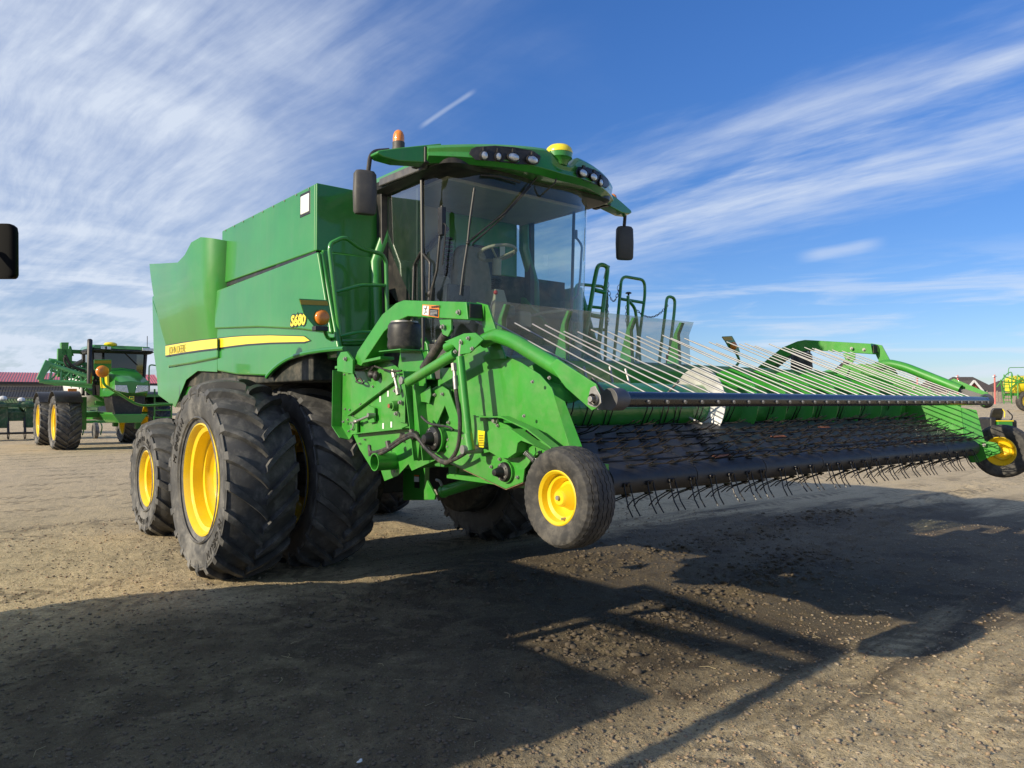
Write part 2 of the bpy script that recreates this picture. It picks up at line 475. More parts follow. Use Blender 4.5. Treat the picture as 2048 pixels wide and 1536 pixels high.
def ground_z(X, Y):
    X = np.asarray(X, float); Y = np.asarray(Y, float)
    dist = np.sqrt(X * X + Y * Y)
    fade = np.clip(1.2 - dist / 60, .15, 1)
    z = fbm(X * .35, Y * .35, 3) * .035 + fbm(X * 1.7 + 5, Y * 1.7, 4, .55) * .020 + fbm(X * 7 + 3, Y * 7, 4, .6) * .012 + fbm(X * 31 + 3, Y * 31, 2, .6) * .005
    # wheel ruts running along the yard with torn lugs
    rut = np.exp(-((Y - 6.0 - .12 * np.sin(X * .7)) / .32) ** 2) + .8 * np.exp(-((Y - 4.05 - .18 * (X - 5)) / .28) ** 2)
    rut = rut * np.clip((X - 2.2) / 1.0, 0, 1)
    z = z + rut * (fbm(X * 5, Y * 5 + 9, 4, .65) * .055)
    return z * fade + zfar(X, Y)
def make_ground():
    front = np.linspace(-52, 52, 760); rest = np.linspace(52, 308, 66)[1:-1]
    ang = np.radians(np.concatenate([front, rest]) + math.degrees(YAW))
    r = np.concatenate([[0.02, .5, 1.0], np.geomspace(1.4, 26, 330), np.geomspace(26, 400, 80)[1:], np.geomspace(400, 4500, 12)[1:]])
    A, Rr = np.meshgrid(ang, r, indexing='ij')
    X = np.sin(A) * Rr; Y = np.cos(A) * Rr; Z = ground_z(X, Y)
    na, nr = A.shape
    co = np.stack([X, Y, Z], -1).reshape(-1, 3)
    i = np.arange(na)[:, None]; j = np.arange(nr - 1)[None, :]; i2 = (i + 1) % na
    q = np.stack([i * nr + j, i * nr + j + 1, i2 * nr + j + 1, i2 * nr + j], -1).reshape(-1, 4)
    return co, q
def np_mesh(name, co, faces, material, smooth=True):
    me = bpy.data.meshes.new(name); n = len(faces); k = faces.shape[1]
    me.vertices.add(len(co)); me.vertices.foreach_set('co', co.astype(np.float32).ravel())
    me.loops.add(n * k); me.loops.foreach_set('vertex_index', faces.astype(np.int32).ravel())
    me.polygons.add(n); me.polygons.foreach_set('loop_start', np.arange(0, n * k, k, dtype=np.int32))
    me.polygons.foreach_set('use_smooth', np.full(n, smooth))
    me.update(calc_edges=True); me.materials.append(material)
    o = bpy.data.objects.new(name, me); COL.objects.link(o); OFF[o.name] = Vector((0, 0, 0)); return o
def ground_mat():
    m = bpy.data.materials.new('gravel_yard'); m.use_nodes = True; t = m.node_tree; b = t.nodes['Principled BSDF']; q = NG(t)
    P_ = q.n('ShaderNodeNewGeometry').outputs['Position']
    X, Y, Z = q.sep(P_)
    P2 = q.comb(X, Y, 0)
    big = q.noise(P2, .45, 5, .6); mid = q.noise(P2, 2.6, 6, .65, .5); fn = q.noise(P2, 26, 5, .65); vf = q.noise(P2, 120, 3, .6)
    streak = q.noise(q.comb(q.m('MULTIPLY', X, .25), q.m('MULTIPLY', Y, 1.6), 4), 1.3, 6, .65, .6)
    # pale gravel against dark soil, damp in the patch, painted shade in the yard mask
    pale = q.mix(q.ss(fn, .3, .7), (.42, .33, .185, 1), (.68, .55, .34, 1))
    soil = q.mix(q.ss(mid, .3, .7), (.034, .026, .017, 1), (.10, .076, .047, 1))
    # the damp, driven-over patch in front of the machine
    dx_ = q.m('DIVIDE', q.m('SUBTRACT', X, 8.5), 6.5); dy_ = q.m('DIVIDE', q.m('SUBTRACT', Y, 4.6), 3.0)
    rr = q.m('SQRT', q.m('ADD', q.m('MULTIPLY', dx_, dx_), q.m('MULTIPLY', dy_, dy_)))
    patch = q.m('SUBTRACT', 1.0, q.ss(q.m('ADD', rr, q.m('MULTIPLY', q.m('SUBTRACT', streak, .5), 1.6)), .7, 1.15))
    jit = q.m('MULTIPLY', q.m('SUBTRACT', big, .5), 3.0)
    yard = q.m('MULTIPLY', q.m('MULTIPLY', q.m('SUBTRACT', 1.0, q.ss(q.m('ADD', Y, jit), 5.9, 7.7)), q.ss(q.m('ADD', q.m('SUBTRACT', Y, q.m('MULTIPLY', X, .35)), jit), .7, 2.2)), q.m('SUBTRACT', 1.0, q.ss(X, 9.0, 18.0)))  # zone of the tractor's shadow: shade painted into the ground colour
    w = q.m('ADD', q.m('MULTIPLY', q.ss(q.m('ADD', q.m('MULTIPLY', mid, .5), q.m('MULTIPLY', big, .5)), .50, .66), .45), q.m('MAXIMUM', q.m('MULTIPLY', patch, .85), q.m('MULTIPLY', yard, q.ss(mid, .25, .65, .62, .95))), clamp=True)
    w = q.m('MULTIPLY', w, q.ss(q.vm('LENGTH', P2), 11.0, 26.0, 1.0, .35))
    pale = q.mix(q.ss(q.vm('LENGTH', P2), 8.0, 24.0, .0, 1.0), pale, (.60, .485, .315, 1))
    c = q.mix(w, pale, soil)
    wob = q.m('MULTIPLY', q.noise(q.comb(q.m('MULTIPLY', X, .2), 0, 0), 1.0, 2), 1.6)
    tr = q.m('PINGPONG', q.m('ADD', q.m('ADD', Y, wob), q.m('MULTIPLY', X, -.12)), 1.05)
    lug = q.m('PINGPONG', q.m('ADD', X, q.m('MULTIPLY', q.m('ABSOLUTE', q.m('SUBTRACT', tr, .45)), .8)), .11)
    trk = q.m('MULTIPLY', q.m('MULTIPLY', q.ss(tr, .18, .25), q.m('SUBTRACT', 1.0, q.ss(tr, .66, .74))), q.m('MULTIPLY', q.ss(lug, .035, .075), q.ss(q.noise(P2, .7, 4, .6), .42, .6)))
    c = q.mix(q.m('MULTIPLY', trk, .55), c, (.10, .078, .05, 1))
    st2 = q.noise(q.comb(q.m('MULTIPLY', X, .9), q.m('MULTIPLY', Y, 5.5), 8), 1.7, 7, .7, .5)
    c = q.mix(q.m('MULTIPLY', q.ss(st2, .54, .66), .38), c, (.085, .066, .042, 1))
    # pebbles
    v1 = q.n('ShaderNodeTexVoronoi'); q.link(P2, v1.inputs['Vector']); v1.inputs['Scale'].default_value = 55
    v2 = q.n('ShaderNodeTexVoronoi'); q.link(P2, v2.inputs['Vector']); v2.inputs['Scale'].default_value = 150
    r1 = q.sep(v1.outputs['Color'])[0]; r2 = q.sep(v2.outputs['Color'])[1]
    peb1 = q.m('MULTIPLY', q.ss(r1, .60, .72), q.m('SUBTRACT', 1.0, q.ss(v1.outputs['Distance'], .25, .42)))
    peb2 = q.m('MULTIPLY', q.ss(r2, .45, .6), q.m('SUBTRACT', 1.0, q.ss(v2.outputs['Distance'], .25, .45)))
    sc = q.mix(q.sep(v1.outputs['Color'])[1], (.16, .12, .08, 1), (.60, .52, .38, 1))
    sc2 = q.mix(q.sep(v2.outputs['Color'])[2], (.12, .09, .06, 1), (.58, .48, .33, 1))
    cov = q.m('SUBTRACT', 1.0, q.m('MULTIPLY', w, .75))
    c = q.mix(q.m('MULTIPLY', peb2, q.m('MULTIPLY', cov, .8)), c, sc2)
    c = q.mix(q.m('MULTIPLY', peb1, q.m('MULTIPLY', cov, .8)), c, sc)
    q.link(c, b.inputs['Base Color'])
    q.link(q.m('SUBTRACT', .95, q.m('MULTIPLY', patch, .12)), b.inputs['Roughness'])
    b.inputs['Specular IOR Level'].default_value = .3
    h = q.m('ADD', q.m('ADD', q.m('MULTIPLY', peb1, .8), q.m('MULTIPLY', peb2, .35)), q.m('ADD', q.m('MULTIPLY', fn, .9), q.m('MULTIPLY', vf, .35)))
    bn = q.n('ShaderNodeBump'); bn.inputs['Strength'].default_value = .9; bn.inputs['Distance'].default_value = .026
    q.link(h, bn.inputs['Height']); q.link(bn.outputs[0], b.inputs['Normal'])
    return m
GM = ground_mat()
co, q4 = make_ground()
tag(np_mesh('ground', co, q4, GM), 'brown gravel and dirt yard with ruts, damp patches and painted shade', kind='structure')

def scatter(name, n, rmax, smin, smax, seed, flat=.6, label='', mt=None, region=None, pw=2.0):
    rg = np.random.RandomState(seed)
    t = (1 + 5 ** .5) / 2
    base = np.array([(-1, t, 0), (1, t, 0), (-1, -t, 0), (1, -t, 0), (0, -1, t), (0, 1, t), (0, -1, -t), (0, 1, -t), (t, 0, -1), (t, 0, 1), (-t, 0, -1), (-t, 0, 1)]) / 1.9
    fc = np.array([(0, 11, 5), (0, 5, 1), (0, 1, 7), (0, 7, 10), (0, 10, 11), (1, 5, 9), (5, 11, 4), (11, 10, 2), (10, 7, 6), (7, 1, 8), (3, 9, 4), (3, 4, 2), (3, 2, 6), (3, 6, 8), (3, 8, 9), (4, 9, 5), (2, 4, 11), (6, 2, 10), (8, 6, 7), (9, 8, 1)])
    if region is None:
        a = np.radians(rg.uniform(-42, 42, n)) + YAW
        r = 1.9 + (rmax - 1.9) * rg.rand(n) ** 1.6
        X = np.sin(a) * r; Y = np.cos(a) * r
    else: X, Y = region(rg, n)
    s = smin + (smax - smin) * rg.rand(n) ** 4
    Z = ground_z(X, Y)
    V = base[None] * (1 + .28 * rg.randn(n, 12, 1)) * np.stack([s * rg.uniform(.8, 1.4, n), s * rg.uniform(.7, 1.1, n), s * flat * rg.uniform(.6, 1.1, n)], -1)[:, None, :]
    th = rg.rand(n) * 6.28; c, q = np.cos(th)[:, None], np.sin(th)[:, None]
    x = V[..., 0] * c - V[..., 1] * q; y = V[..., 0] * q + V[..., 1] * c
    V = np.stack([x + X[:, None], y + Y[:, None], V[..., 2] + (Z + s * flat * .25)[:, None]], -1).reshape(-1, 3)
    Fc = (fc[None] + (np.arange(n) * 12)[:, None, None]).reshape(-1, 3)
    return tag(np_mesh(name, V, Fc, mt, True), label, kind='stuff')
def stone_mat(name, a_, b_, c_):
    m = bpy.data.materials.new(name); m.use_nodes = True; t = m.node_tree; b = t.nodes['Principled BSDF']; q = NG(t)
    P_ = q.n('ShaderNodeNewGeometry').outputs['Position']
    vv = q.n('ShaderNodeTexVoronoi'); q.link(P_, vv.inputs['Vector']); vv.inputs['Scale'].default_value = 24
    r = q.sep(vv.outputs['Color'])
    c = q.mix(r[0], (*a_, 1), (*b_, 1)); c = q.mix(q.m('MULTIPLY', q.ss(r[1], .6, .8), .6), c, (*c_, 1))
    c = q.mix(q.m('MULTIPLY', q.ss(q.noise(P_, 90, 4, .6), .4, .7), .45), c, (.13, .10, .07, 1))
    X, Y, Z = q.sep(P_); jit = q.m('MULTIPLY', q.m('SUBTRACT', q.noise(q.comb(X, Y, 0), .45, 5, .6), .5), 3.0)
    shade_mask = q.m('MULTIPLY', q.m('SUBTRACT', 1.0, q.ss(q.m('ADD', Y, jit), 5.9, 7.7)), q.ss(q.m('ADD', q.m('SUBTRACT', Y, q.m('MULTIPLY', X, .35)), jit), .7, 2.2))
    c = q.mix(q.m('MULTIPLY', shade_mask, .80), c, (.075, .058, .040, 1))  # stones darkened too, shade painted into their colour in that zone
    q.link(c, b.inputs['Base Color']); b.inputs['Roughness'].default_value = .85
    bn = q.n('ShaderNodeBump'); bn.inputs['Strength'].default_value = .4; bn.inputs['Distance'].default_value = .003
    q.link(q.noise(P_, 260, 3, .6), bn.inputs['Height']); q.link(bn.outputs[0], b.inputs['Normal'])
    return m
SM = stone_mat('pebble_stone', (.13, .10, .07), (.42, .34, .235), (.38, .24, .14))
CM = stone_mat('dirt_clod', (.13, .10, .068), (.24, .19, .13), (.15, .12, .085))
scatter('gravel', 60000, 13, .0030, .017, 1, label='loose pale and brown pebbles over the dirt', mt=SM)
def clod_region(rg, n):
    X = rg.uniform(2.6, 12, n); Y = 6.0 + .12 * np.sin(X * .7) + rg.randn(n) * .30
    k = rg.rand(n) < .45
    X2 = rg.uniform(3.6, 8.5, n); Y2 = 4.05 + .18 * (X2 - 5) + rg.randn(n) * .25
    return np.where(k, X2, X), np.where(k, Y2, Y)
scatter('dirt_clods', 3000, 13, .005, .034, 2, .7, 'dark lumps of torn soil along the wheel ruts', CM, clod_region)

straw = MB()
rg = random.Random(5)
for i in range(90):
    a = YAW + R_(rg.uniform(-38, 38)); r = rg.uniform(2.3, 9); x, y = math.sin(a) * r, math.cos(a) * r
    z = float(ground_z(x, y)) + .008; t = rg.uniform(0, 6.28); L = rg.uniform(.03, .13)
    straw.tube([(x, y, z), (x + math.cos(t) * L * .5, y + math.sin(t) * L * .5, z + .006), (x + math.cos(t + .3) * L, y + math.sin(t + .3) * L, z)], .0014, 4)
tag(straw.build('straw', mat('dry_straw', (.42, .34, .19), .8)), 'stray bits of dry straw on the dirt', kind='stuff')
p = Q(719, 1524, 'Z', .01)
mb = MB(); mb.ell((p.x, p.y, .012), .016, .008, .005, 10, 6); mb.ell((p.x + .012, p.y + .01, .014), .009, .006, .005, 8, 6)
tag(mb.build('paper_scrap', M['decal_w']), 'tiny white scrap of litter on the dirt at the bottom edge', 'litter')
# ------------------------------------------------------------------ wheels
def tyre_mb(R, Wd, rim, nl, lh, spread=.75, wl=.034, carc=None):
    """ag tyre with V lugs around the X axis, centred; nose of the V points down on the -Y side"""
    mb = MB(); h = Wd / 2; Rc = R - lh
    prof = [(-h * .80, rim - .015), (-h * .86, rim + .02), (-h * .97, rim + (Rc - rim) * .35), (-h, rim + (Rc - rim) * .60), (-h * .985, rim + (Rc - rim) * .80), (-h * .93, Rc - .085), (-h * .6, Rc - .030), (0, Rc),
            (h * .6, Rc - .030), (h * .93, Rc - .085), (h * .985, rim + (Rc - rim) * .80), (h, rim + (Rc - rim) * .60), (h * .97, rim + (Rc - rim) * .35), (h * .86, rim + .02), (h * .80, rim - .015)]
    mb.lathe(prof, n=96, closed=False)
    # bead ring and scuff rib on the sidewalls
    for s in (-1, 1):
        mb.lathe([(s * (h * .95), rim + .05), (s * (h * .985 + .004), rim + .062), (s * (h * .97), rim + .075)], n=72)
        rr = rim + (Rc - rim) * .74
        mb.lathe([(s * h * .985, rr - .008), (s * (h + .005), rr), (s * h * .985, rr + .010)], n=72)
    for k in range(nl):
        for s in (-1, 1):
            a0 = 2 * math.pi * (k + (0 if s < 0 else .5)) / nl
            rows = []; m = 9
            for i in range(m + 3):
                t = i / m
                if i <= m:
                    x = s * (-.03 * h + t * (h * 1.0)); ang = spread * (t ** .85) * (Wd / R) * .62
                    rt_ = R - .078 * t ** 2; rb = Rc - .04 - .06 * t ** 2
                    w = wl * (.85 + .35 * t)
                else:
                    e = i - m
                    x = s * (h * 1.0 + (.012 if e == 1 else .004)); ang = spread * (Wd / R) * .62 + e * .012
                    rt_ = R - .078 - (.045, .115)[e - 1] * (R / 1.0) ; rb = rt_ - .02
                    w = wl * (1.25, 1.05)[e - 1]
                # nose on the lower side at the front (-Y): angles decrease outwards/upwards
                A = a0 + ang
                hw = w / R
                def pt(rad, an): return (x, -math.cos(an) * rad, math.sin(an) * rad)
                if i <= m:
                    rows.append([pt(rb, A - hw * 1.35), pt(rt_, A - hw), pt(rt_, A + hw), pt(rb, A + hw * 1.35)])
                else:
                    xi = s * h * .93
                    rows.append([(xi, *pt(rb, A - hw * 1.35)[1:]), pt(rt_, A - hw), pt(rt_, A + hw), (xi, *pt(rb, A + hw * 1.35)[1:])])
            if s > 0: rows = [r_[::-1] for r_ in rows]
            mb.loft(rows)
    return mb
def rim_mb(r, Wd, disc, side=-1, hub=.12, step=True):
    """dished steel rim; outer face towards side"""
    h = Wd * .80 / 2; s = side; mb = MB()
    prof = [(s * (h + .022), r + .006), (s * (h + .026), r - .008), (s * (h + .004), r - .020), (s * (h - .035), r - .034), (s * (h - .05), r - .075), (s * (h - .15), r - .085), (s * (h - .16), r - .115), (s * (disc + .05), r - .12), (s * (disc + .012), r - .15), (s * disc, r - .19), (s * (disc + .012), hub + .10), (s * (disc + .03), hub + .03), (s * (disc + .035), .001)]
    mb.lathe(prof, n=72)
    mb.lathe([(s * (h + .022), r + .006), (s * h * .5, r + .0), (-s * h, r), (-s * (h + .02), r - .02), (-s * h, r - .06), (s * disc, r - .10)], n=48)
    return mb
def wheel(parent, c, R, Wd, rim, nl, lh, disc, side, name='wheel', **kw):
    mb = MB(); x = side * (disc + .035)
    mb.cyl((x - side * .05, 0, 0), (x + side * .05, 0, 0), .11, 24)
    mb.cyl((x, 0, 0), (x + side * .09, 0, 0), .07, 20)
    w = mb.build(name, M['yellow'], parent, loc=c, bevel=.004)
    rm = rim_mb(rim, Wd, disc, side).build('rim', M['yellow'], w, loc=(0, 0, 0)); rm.location = (0, 0, 0); OFF[rm.name] = Vector(c)
    t = tyre_mb(R, Wd, rim, nl, lh, **kw).build('tyre', M['rubber'], w, loc=(0, 0, 0), ang=30); t.location = (0, 0, 0); OFF[t.name] = Vector(c)
    return w
# deformed contact is not modelled: the tyre sinks 4 cm into the dirt
CX = 4.60                                  # centre line of the combine
comb = thing('combine_harvester', 'big green combine harvester with dual front wheels, glass cab and yellow side stripe', 'combine', (CX, 7.9, 0))
FWZ, RWZ = .985, .745
wf = wheel(comb, (2.40 + .34, 7.87, FWZ), 1.02, .68, .555, 21, .058, .02, -1)
bpy.context.view_layer.update()
for x, fl in ((3.62, 0), (6.12, 1), (6.98, 1)):
    copy_of(wf, comb, (x, 7.87, FWZ), rot=(R_(rg.uniform(0, 17)), 0, 0), scale=(-1 if fl else 1, 1, 1))
wr = wheel(comb, (2.67 + .30, 10.95, RWZ), .80, .60, .365, 18, .045, .05, -1, wl=.036)
copy_of(wr, comb, (2 * CX - 2.97, 10.95, RWZ), scale=(-1, 1, 1))
# lettering moulded on the rear tyre
def arc_text(mb, txt, cx, cy, cz, rad, a0, da, size, side=-1, flip=False):
    for i, ch in enumerate(txt):
        if ch == ' ': continue
        a = a0 + da * i
        rr = Vector((0, -math.cos(a), math.sin(a)))          # a measured from -Y up, seen from -X
        if not flip: uy = rr; ux = Vector((0, -math.sin(a), -math.cos(a)))
        else: uy = -rr; ux = Vector((0, math.sin(a), math.cos(a)))
        o = Vector((cx, cy, cz)) + rr * rad - ux * size * .3
        place_text(mb, ch, size, o, ux, uy, .004)
mb = MB(); xs = 2.67 - .002
arc_text(mb, '750/65 R26', xs, 10.95, RWZ, .50, R_(128), R_(-8.2), .085)
arc_text(mb, 'MICHELIN', xs, 10.95, RWZ, .60, R_(232), R_(8.6), .10, flip=True)
tl = mb.build('tyre_lettering', M['hose'], wr, ang=10)
mb = MB(); xs = 2.40 - .002
arc_text(mb, 'MICHELIN', xs, 7.87, FWZ, .70, R_(168), R_(-5.2), .10)
arc_text(mb, 'MICHELIN', xs, 7.87, FWZ, .76, R_(335), R_(-4.8), .10)
mb.build('tyre_lettering', M['hose'], wf, ang=10)
mb = MB()
for z0, z1 in ((1.10, 1.26), (.86, .98)):
    mb.box(2.66, 2.664, 7.63, 7.71, z0 - .0, z1)
mb.build('rim_sticker', M['grey'], wf)
# axle and undercarriage
mb = MB()
mb.box(3.55, 5.65, 7.62, 8.12, .72, 1.20).box(3.75, 5.45, 6.9, 12.2, 1.15, 2.2).box(4.0, 5.2, 10.7, 11.2, .6, .95)
mb.cyl((3.0, 10.95, RWZ), (6.2, 10.95, RWZ), .11, 16).cyl((2.7, 7.87, FWZ), (6.5, 7.87, FWZ), .13, 16)
mb.box(3.4, 5.8, 9.0, 10.4, .95, 1.3)
mb.build('chassis', M['dark'], comb, bevel=.02)
for x0, x1 in ((5.55, 5.84), (3.95, 4.2)):
    MB().cyl((x0, 7.87, FWZ), (x1, 7.87, FWZ), .60, 28).build('final_drive', M['dark'], comb, bevel=.02)
# feeder house
mb = MB()
mb.prism([(5.55, 1.28), (5.55, 1.95), (7.6, 2.15), (7.9, 1.9), (7.6, 1.2)], 'X', 3.95, 5.25)
mb.build('feeder_house', M['green'], comb, bevel=.02)
mb = MB()
mb.box(3.90, 3.96, 5.5, 7.4, 1.9, 2.0).box(3.88, 3.95, 5.5, 5.62, 1.1, 2.05).box(5.25, 5.32, 5.5, 5.62, 1.1, 2.05).box(3.9, 5.3, 5.48, 5.6, 1.12, 1.3)
mb.build('feeder_frame', M['frame'], comb, bevel=.006)

# ------------------------------------------------------------------ body
BX0, BX1 = 3.02, 2 * CX - 3.02
# upper grain tank
yF, yR, zT, zS = 6.50, 9.02, 3.755, 3.12
for s in (0, 1):
    mb = MB(); xa = BX0 if s == 0 else BX1; xi = xa + (.05 if s == 0 else -.05)
    y0_ = yF + .028 if s == 0 else yF + .9
    mb.prism([(y0_, zS + .012), (y0_, zT), (yR, zT), (yR, zS + .012)], 'X', min(xa, xi), max(xa, xi))
    mb.build('grain_tank_side', M['green'], comb, bevel=.015)
mb = MB()
mb.prism([(BX0, zS + .012), (BX0, zT), (5.40, zT), (5.40, zS + .012)], 'Y', yF - .01, yF + .025)
mb.build('grain_tank_front', M['green'], comb, bevel=.012)
mb = MB(); mb.box(BX0 + .06, 5.35, yF + .05, yR, 2.2, zT - .12).box(5.36, BX1 - .06, yF + 1.0, yR - .01, 2.2, zT - .13)
mb.build('grain_tank', M['dark'], comb)
mb = MB(); mb.prism([(BX0 + .02, zS - .03), (BX0 + .02, zS + .03), (BX1 - .02, zS + .03), (BX1 - .02, zS - .03)], 'Y', yF + .95, yR); mb.box(BX0 + .012, 5.3, yF + .02, yF + .94, zS - .03, zS + .03)
mb.build('tank_seam', M['black'], comb)
for i in range(9): copy_b = MB().cyl((BX0 - .006, yF + .15 + i * .28, zT - .02), (BX0 + .01, yF + .15 + i * .28, zT - .02), .010, 8).build('rivet', M['steel'], comb)
# work light let into the tank side
a, b = Q(604, 397, 'X', BX0), Q(618, 419, 'X', BX0)
mb = MB(); mb.box(BX0 - .010, BX0 + .01, b.y - .01, a.y + .02, b.z - .02, a.z + .02)
wl_ = mb.build('marker_light', M['decal_w'], comb, bevel=.01)
mb = MB(); mb.box(BX0 - .004, BX0 + .01, b.y - .03, a.y + .04, b.z - .045, a.z + .045); mb.build('light_bezel', M['black'], wl_, bevel=.01)
# rounded corner post between tank and cab
for s in (-1, 1):
    X = lambda x: x if s < 0 else 2 * CX - x
    mb = MB()
    mb.tube([(X(3.72), 6.46, 3.72), (X(3.74), 6.44, 3.45), (X(3.60), 6.44, 3.08), (X(3.60), 6.40, 2.3)], .06, 14)
    mb.build('corner_post', M['green'], comb)
# main side shield, one flush panel per side, with the arch cut over the wheels
def shield(px, X, name, inner=.05, bev=.02, mt='green', both=True):
    pts = QX(X, px)
    for s in ((0, 1) if both else (0,)):
        mb = MB(); xa = X if s == 0 else 2 * CX - X
        mb.prism(pts, 'X', *( (xa, xa + inner) if s == 0 else (xa - inner, xa)))
        o = mb.build(name, M[mt], comb, bevel=bev, segs=3)
    return pts
SX = 2.98
shield([(641, 503), (432, 582), (433, 636), (434, 742), (470, 749), (535, 752), (552, 735), (575, 718), (605, 707), (645, 700), (676, 697)], SX, 'side_shield')
# raised shoulder above the stripe
def relief(px, X, th, name, mt='green', bev=.01, both=True):
    pts = QX(X, px)
    for s in ((0, 1) if both else (0,)):
        mb = MB(); X2 = X if s == 0 else 2 * CX - X
        mb.prism(pts, 'X', *((X2 - th, X2 + .01) if s == 0 else (X2 - .01, X2 + th)))
        o = mb.build(name, M[mt], comb, bevel=bev, segs=3)
    return o
relief([(641, 504), (433, 583), (434, 658), (520, 655), (600, 659), (668, 668)], SX, .030, 'side_shield_bulge', bev=.022)
# wheel arch lip
pts = [Q(x, y, 'X', SX) for x, y in ((535, 754), (550, 737), (575, 719), (605, 708), (645, 701), (690, 697))]
mb = MB(); mb.tube(spline([p + Vector((-.005, 0, 0)) for p in pts], 4), .022, 8); mb.build('wheel_arch', M['green'], comb)
mb = MB(); mb.prism(QX(3.1, [(434, 745), (530, 750), (560, 728), (610, 710), (700, 698), (700, 830), (560, 880), (434, 860)]), 'X', 3.62, 3.66)
mb.build('wheel_arch_liner', M['dark'], comb)
# rear quarter: bulged rear shields
RX0 = 2.96
pts = QX(RX0, [(301, 527), (360, 525), (377, 503), (398, 473), (446, 480), (437, 580), (434, 715), (336, 735), (328, 702), (318, 640)])
def bulge_panel(X, px_front, th, name, lean=0.0, cut=None):
    for s in (0, 1):
        mb = MB(); n = len(pts_); zmin = min(p[1] for p in pts_)
        fx = lambda p: X - lean * (p[1] - zmin)
        vs = []
        for dxx in (0, th):
            for p in pts_:
                x = fx(p) + dxx; vs.append((x if s == 0 else 2 * CX - x, p[0], p[1]))
        fs = [tuple(range(n)), tuple(range(2 * n - 1, n - 1, -1))] + [(i, n + i, n + (i + 1) % n, (i + 1) % n) for i in range(n)]
        mb.add(vs, fs); o = mb.build(name, M['green'], comb, bevel=.02, segs=3); cleanup_normals(o)
def arcpts(c, r, a0, a1, n): return [(c[0] + r * math.cos(R_(a0 + (a1 - a0) * i / n)), c[1] + r * math.sin(R_(a0 + (a1 - a0) * i / n))) for i in range(n + 1)]
# hopper-shaped engine deck screen: a wide flaring shell whose front turns the corner with a big radius
def shell_side(s):
    top = [Q(x, y, 'X', 2.80) for x, y in ((301, 528), (325, 527), (358, 525), (372, 510), (385, 485), (398, 474))]
    bot = [Q(x, y, 'X', 2.96) for x, y in ((334, 690), (350, 687), (372, 684), (392, 682), (408, 680), (420, 679))]
    top[-1].x = 2.83; bot[-1].x = 2.96
    # corner sweep to the inside
    ct, cb = top[-1], bot[-1]
    for k in range(1, 9):
        a = k / 8 * math.pi / 2
        top.append(Vector((ct.x + .28 * (1 - math.cos(a)), ct.y - .30 * math.sin(a), ct.z - .01 * k)))
        bot.append(Vector((cb.x + .22 * (1 - math.cos(a)), cb.y - .25 * math.sin(a), cb.z)))
    top.append(Vector((top[-1].x + .5, top[-1].y, top[-1].z - .02))); bot.append(Vector((bot[-1].x + .4, bot[-1].y, bot[-1].z)))
    n = len(top) - 1
    def f(u, v):
        i = min(int(u * n + 1e-6), n); t, b = top[i], bot[i]
        w = v
        p = b * (1 - w) + t * w
        p = Vector((p.x - .03 * math.sin(math.pi * min(1, w * 1.0)) , p.y, p.z))
        if s: p.x = 2 * CX - p.x
        return p
    mb = MB(); mb.grid(f, n, 14)
    o = mb.build('engine_screen', M['green'], comb, ang=50, solid=.03); return o
shell_side(0); shell_side(1)
# rear side shield with the stripe, lower rear skirt, rear hood
shield([(331, 690), (360, 684), (400, 679), (434, 676), (434, 716), (380, 727), (337, 734), (332, 722)], 2.95, 'rear_shield', .06)
relief([(305, 600), (334, 690), (337, 736), (434, 717), (434, 744), (395, 742), (372, 760), (350, 815), (316, 790), (310, 700)], 2.99, 0.0, 'rear_skirt', bev=.02)
mb = MB()
mb.prism(QX(3.05, [(303, 590), (330, 600), (440, 560), (440, 780), (372, 800), (350, 815), (318, 790), (306, 705)]), 'X', 3.05, 2 * CX - 3.05)
mb.build('rear_hood', M['green'], comb, bevel=.04, segs=3)
a = Q(440, 500, 'X', 3.1)
mb = MB(); mb.box(3.3, 2 * CX - 3.3, 9.1, 11.9, 2.9, 3.45); mb.build('engine_deck', M['green'], comb, bevel=.03)
mb = MB(); mb.box(3.04, 2 * CX - 3.04, 6.6, 10.9, 1.95, 3.05); mb.build('separator_body', M['dark'], comb, bevel=.02)
# stripe: yellow with a black edge below and above
def stripe(side):
    X = SX - .010; s = side
    up = [(331, 692), (365, 686), (400, 681), (434, 677.5), (465, 674), (495, 672), (540, 671), (608, 673)]; tip = (619, 681)
    lo = [(331, 711), (365, 705), (400, 700), (434, 696), (465, 691.5), (495, 688), (540, 685), (608, 683.5)]
    def mk(U, L, T, x0, nm, mt):
        P = QX(x0, U) + ([QX(x0, [T])[0]] if T else []) + QX(x0, L[::-1])
        mb = MB(); a, b = (x0, x0 + .004) if s == 0 else (2 * CX - x0 - .004, 2 * CX - x0)
        mb.prism(P, 'X', a, b); return mb.build(nm, M[mt], comb)
    for sl, x0 in ((slice(0, 4), 2.938), (slice(3, 8), SX - .006)):
        T = tip if sl.start else None
        k = mk([(x, y - 1.6) for x, y in up[sl]], [(x, y + 3.2) for x, y in lo[sl]], (622, 681.5) if T else None, x0, 'stripe_edge', 'decal_k')
        mk(up[sl], lo[sl], T, x0 - .003, 'stripe', 'decal_y')
stripe(0); stripe(1)
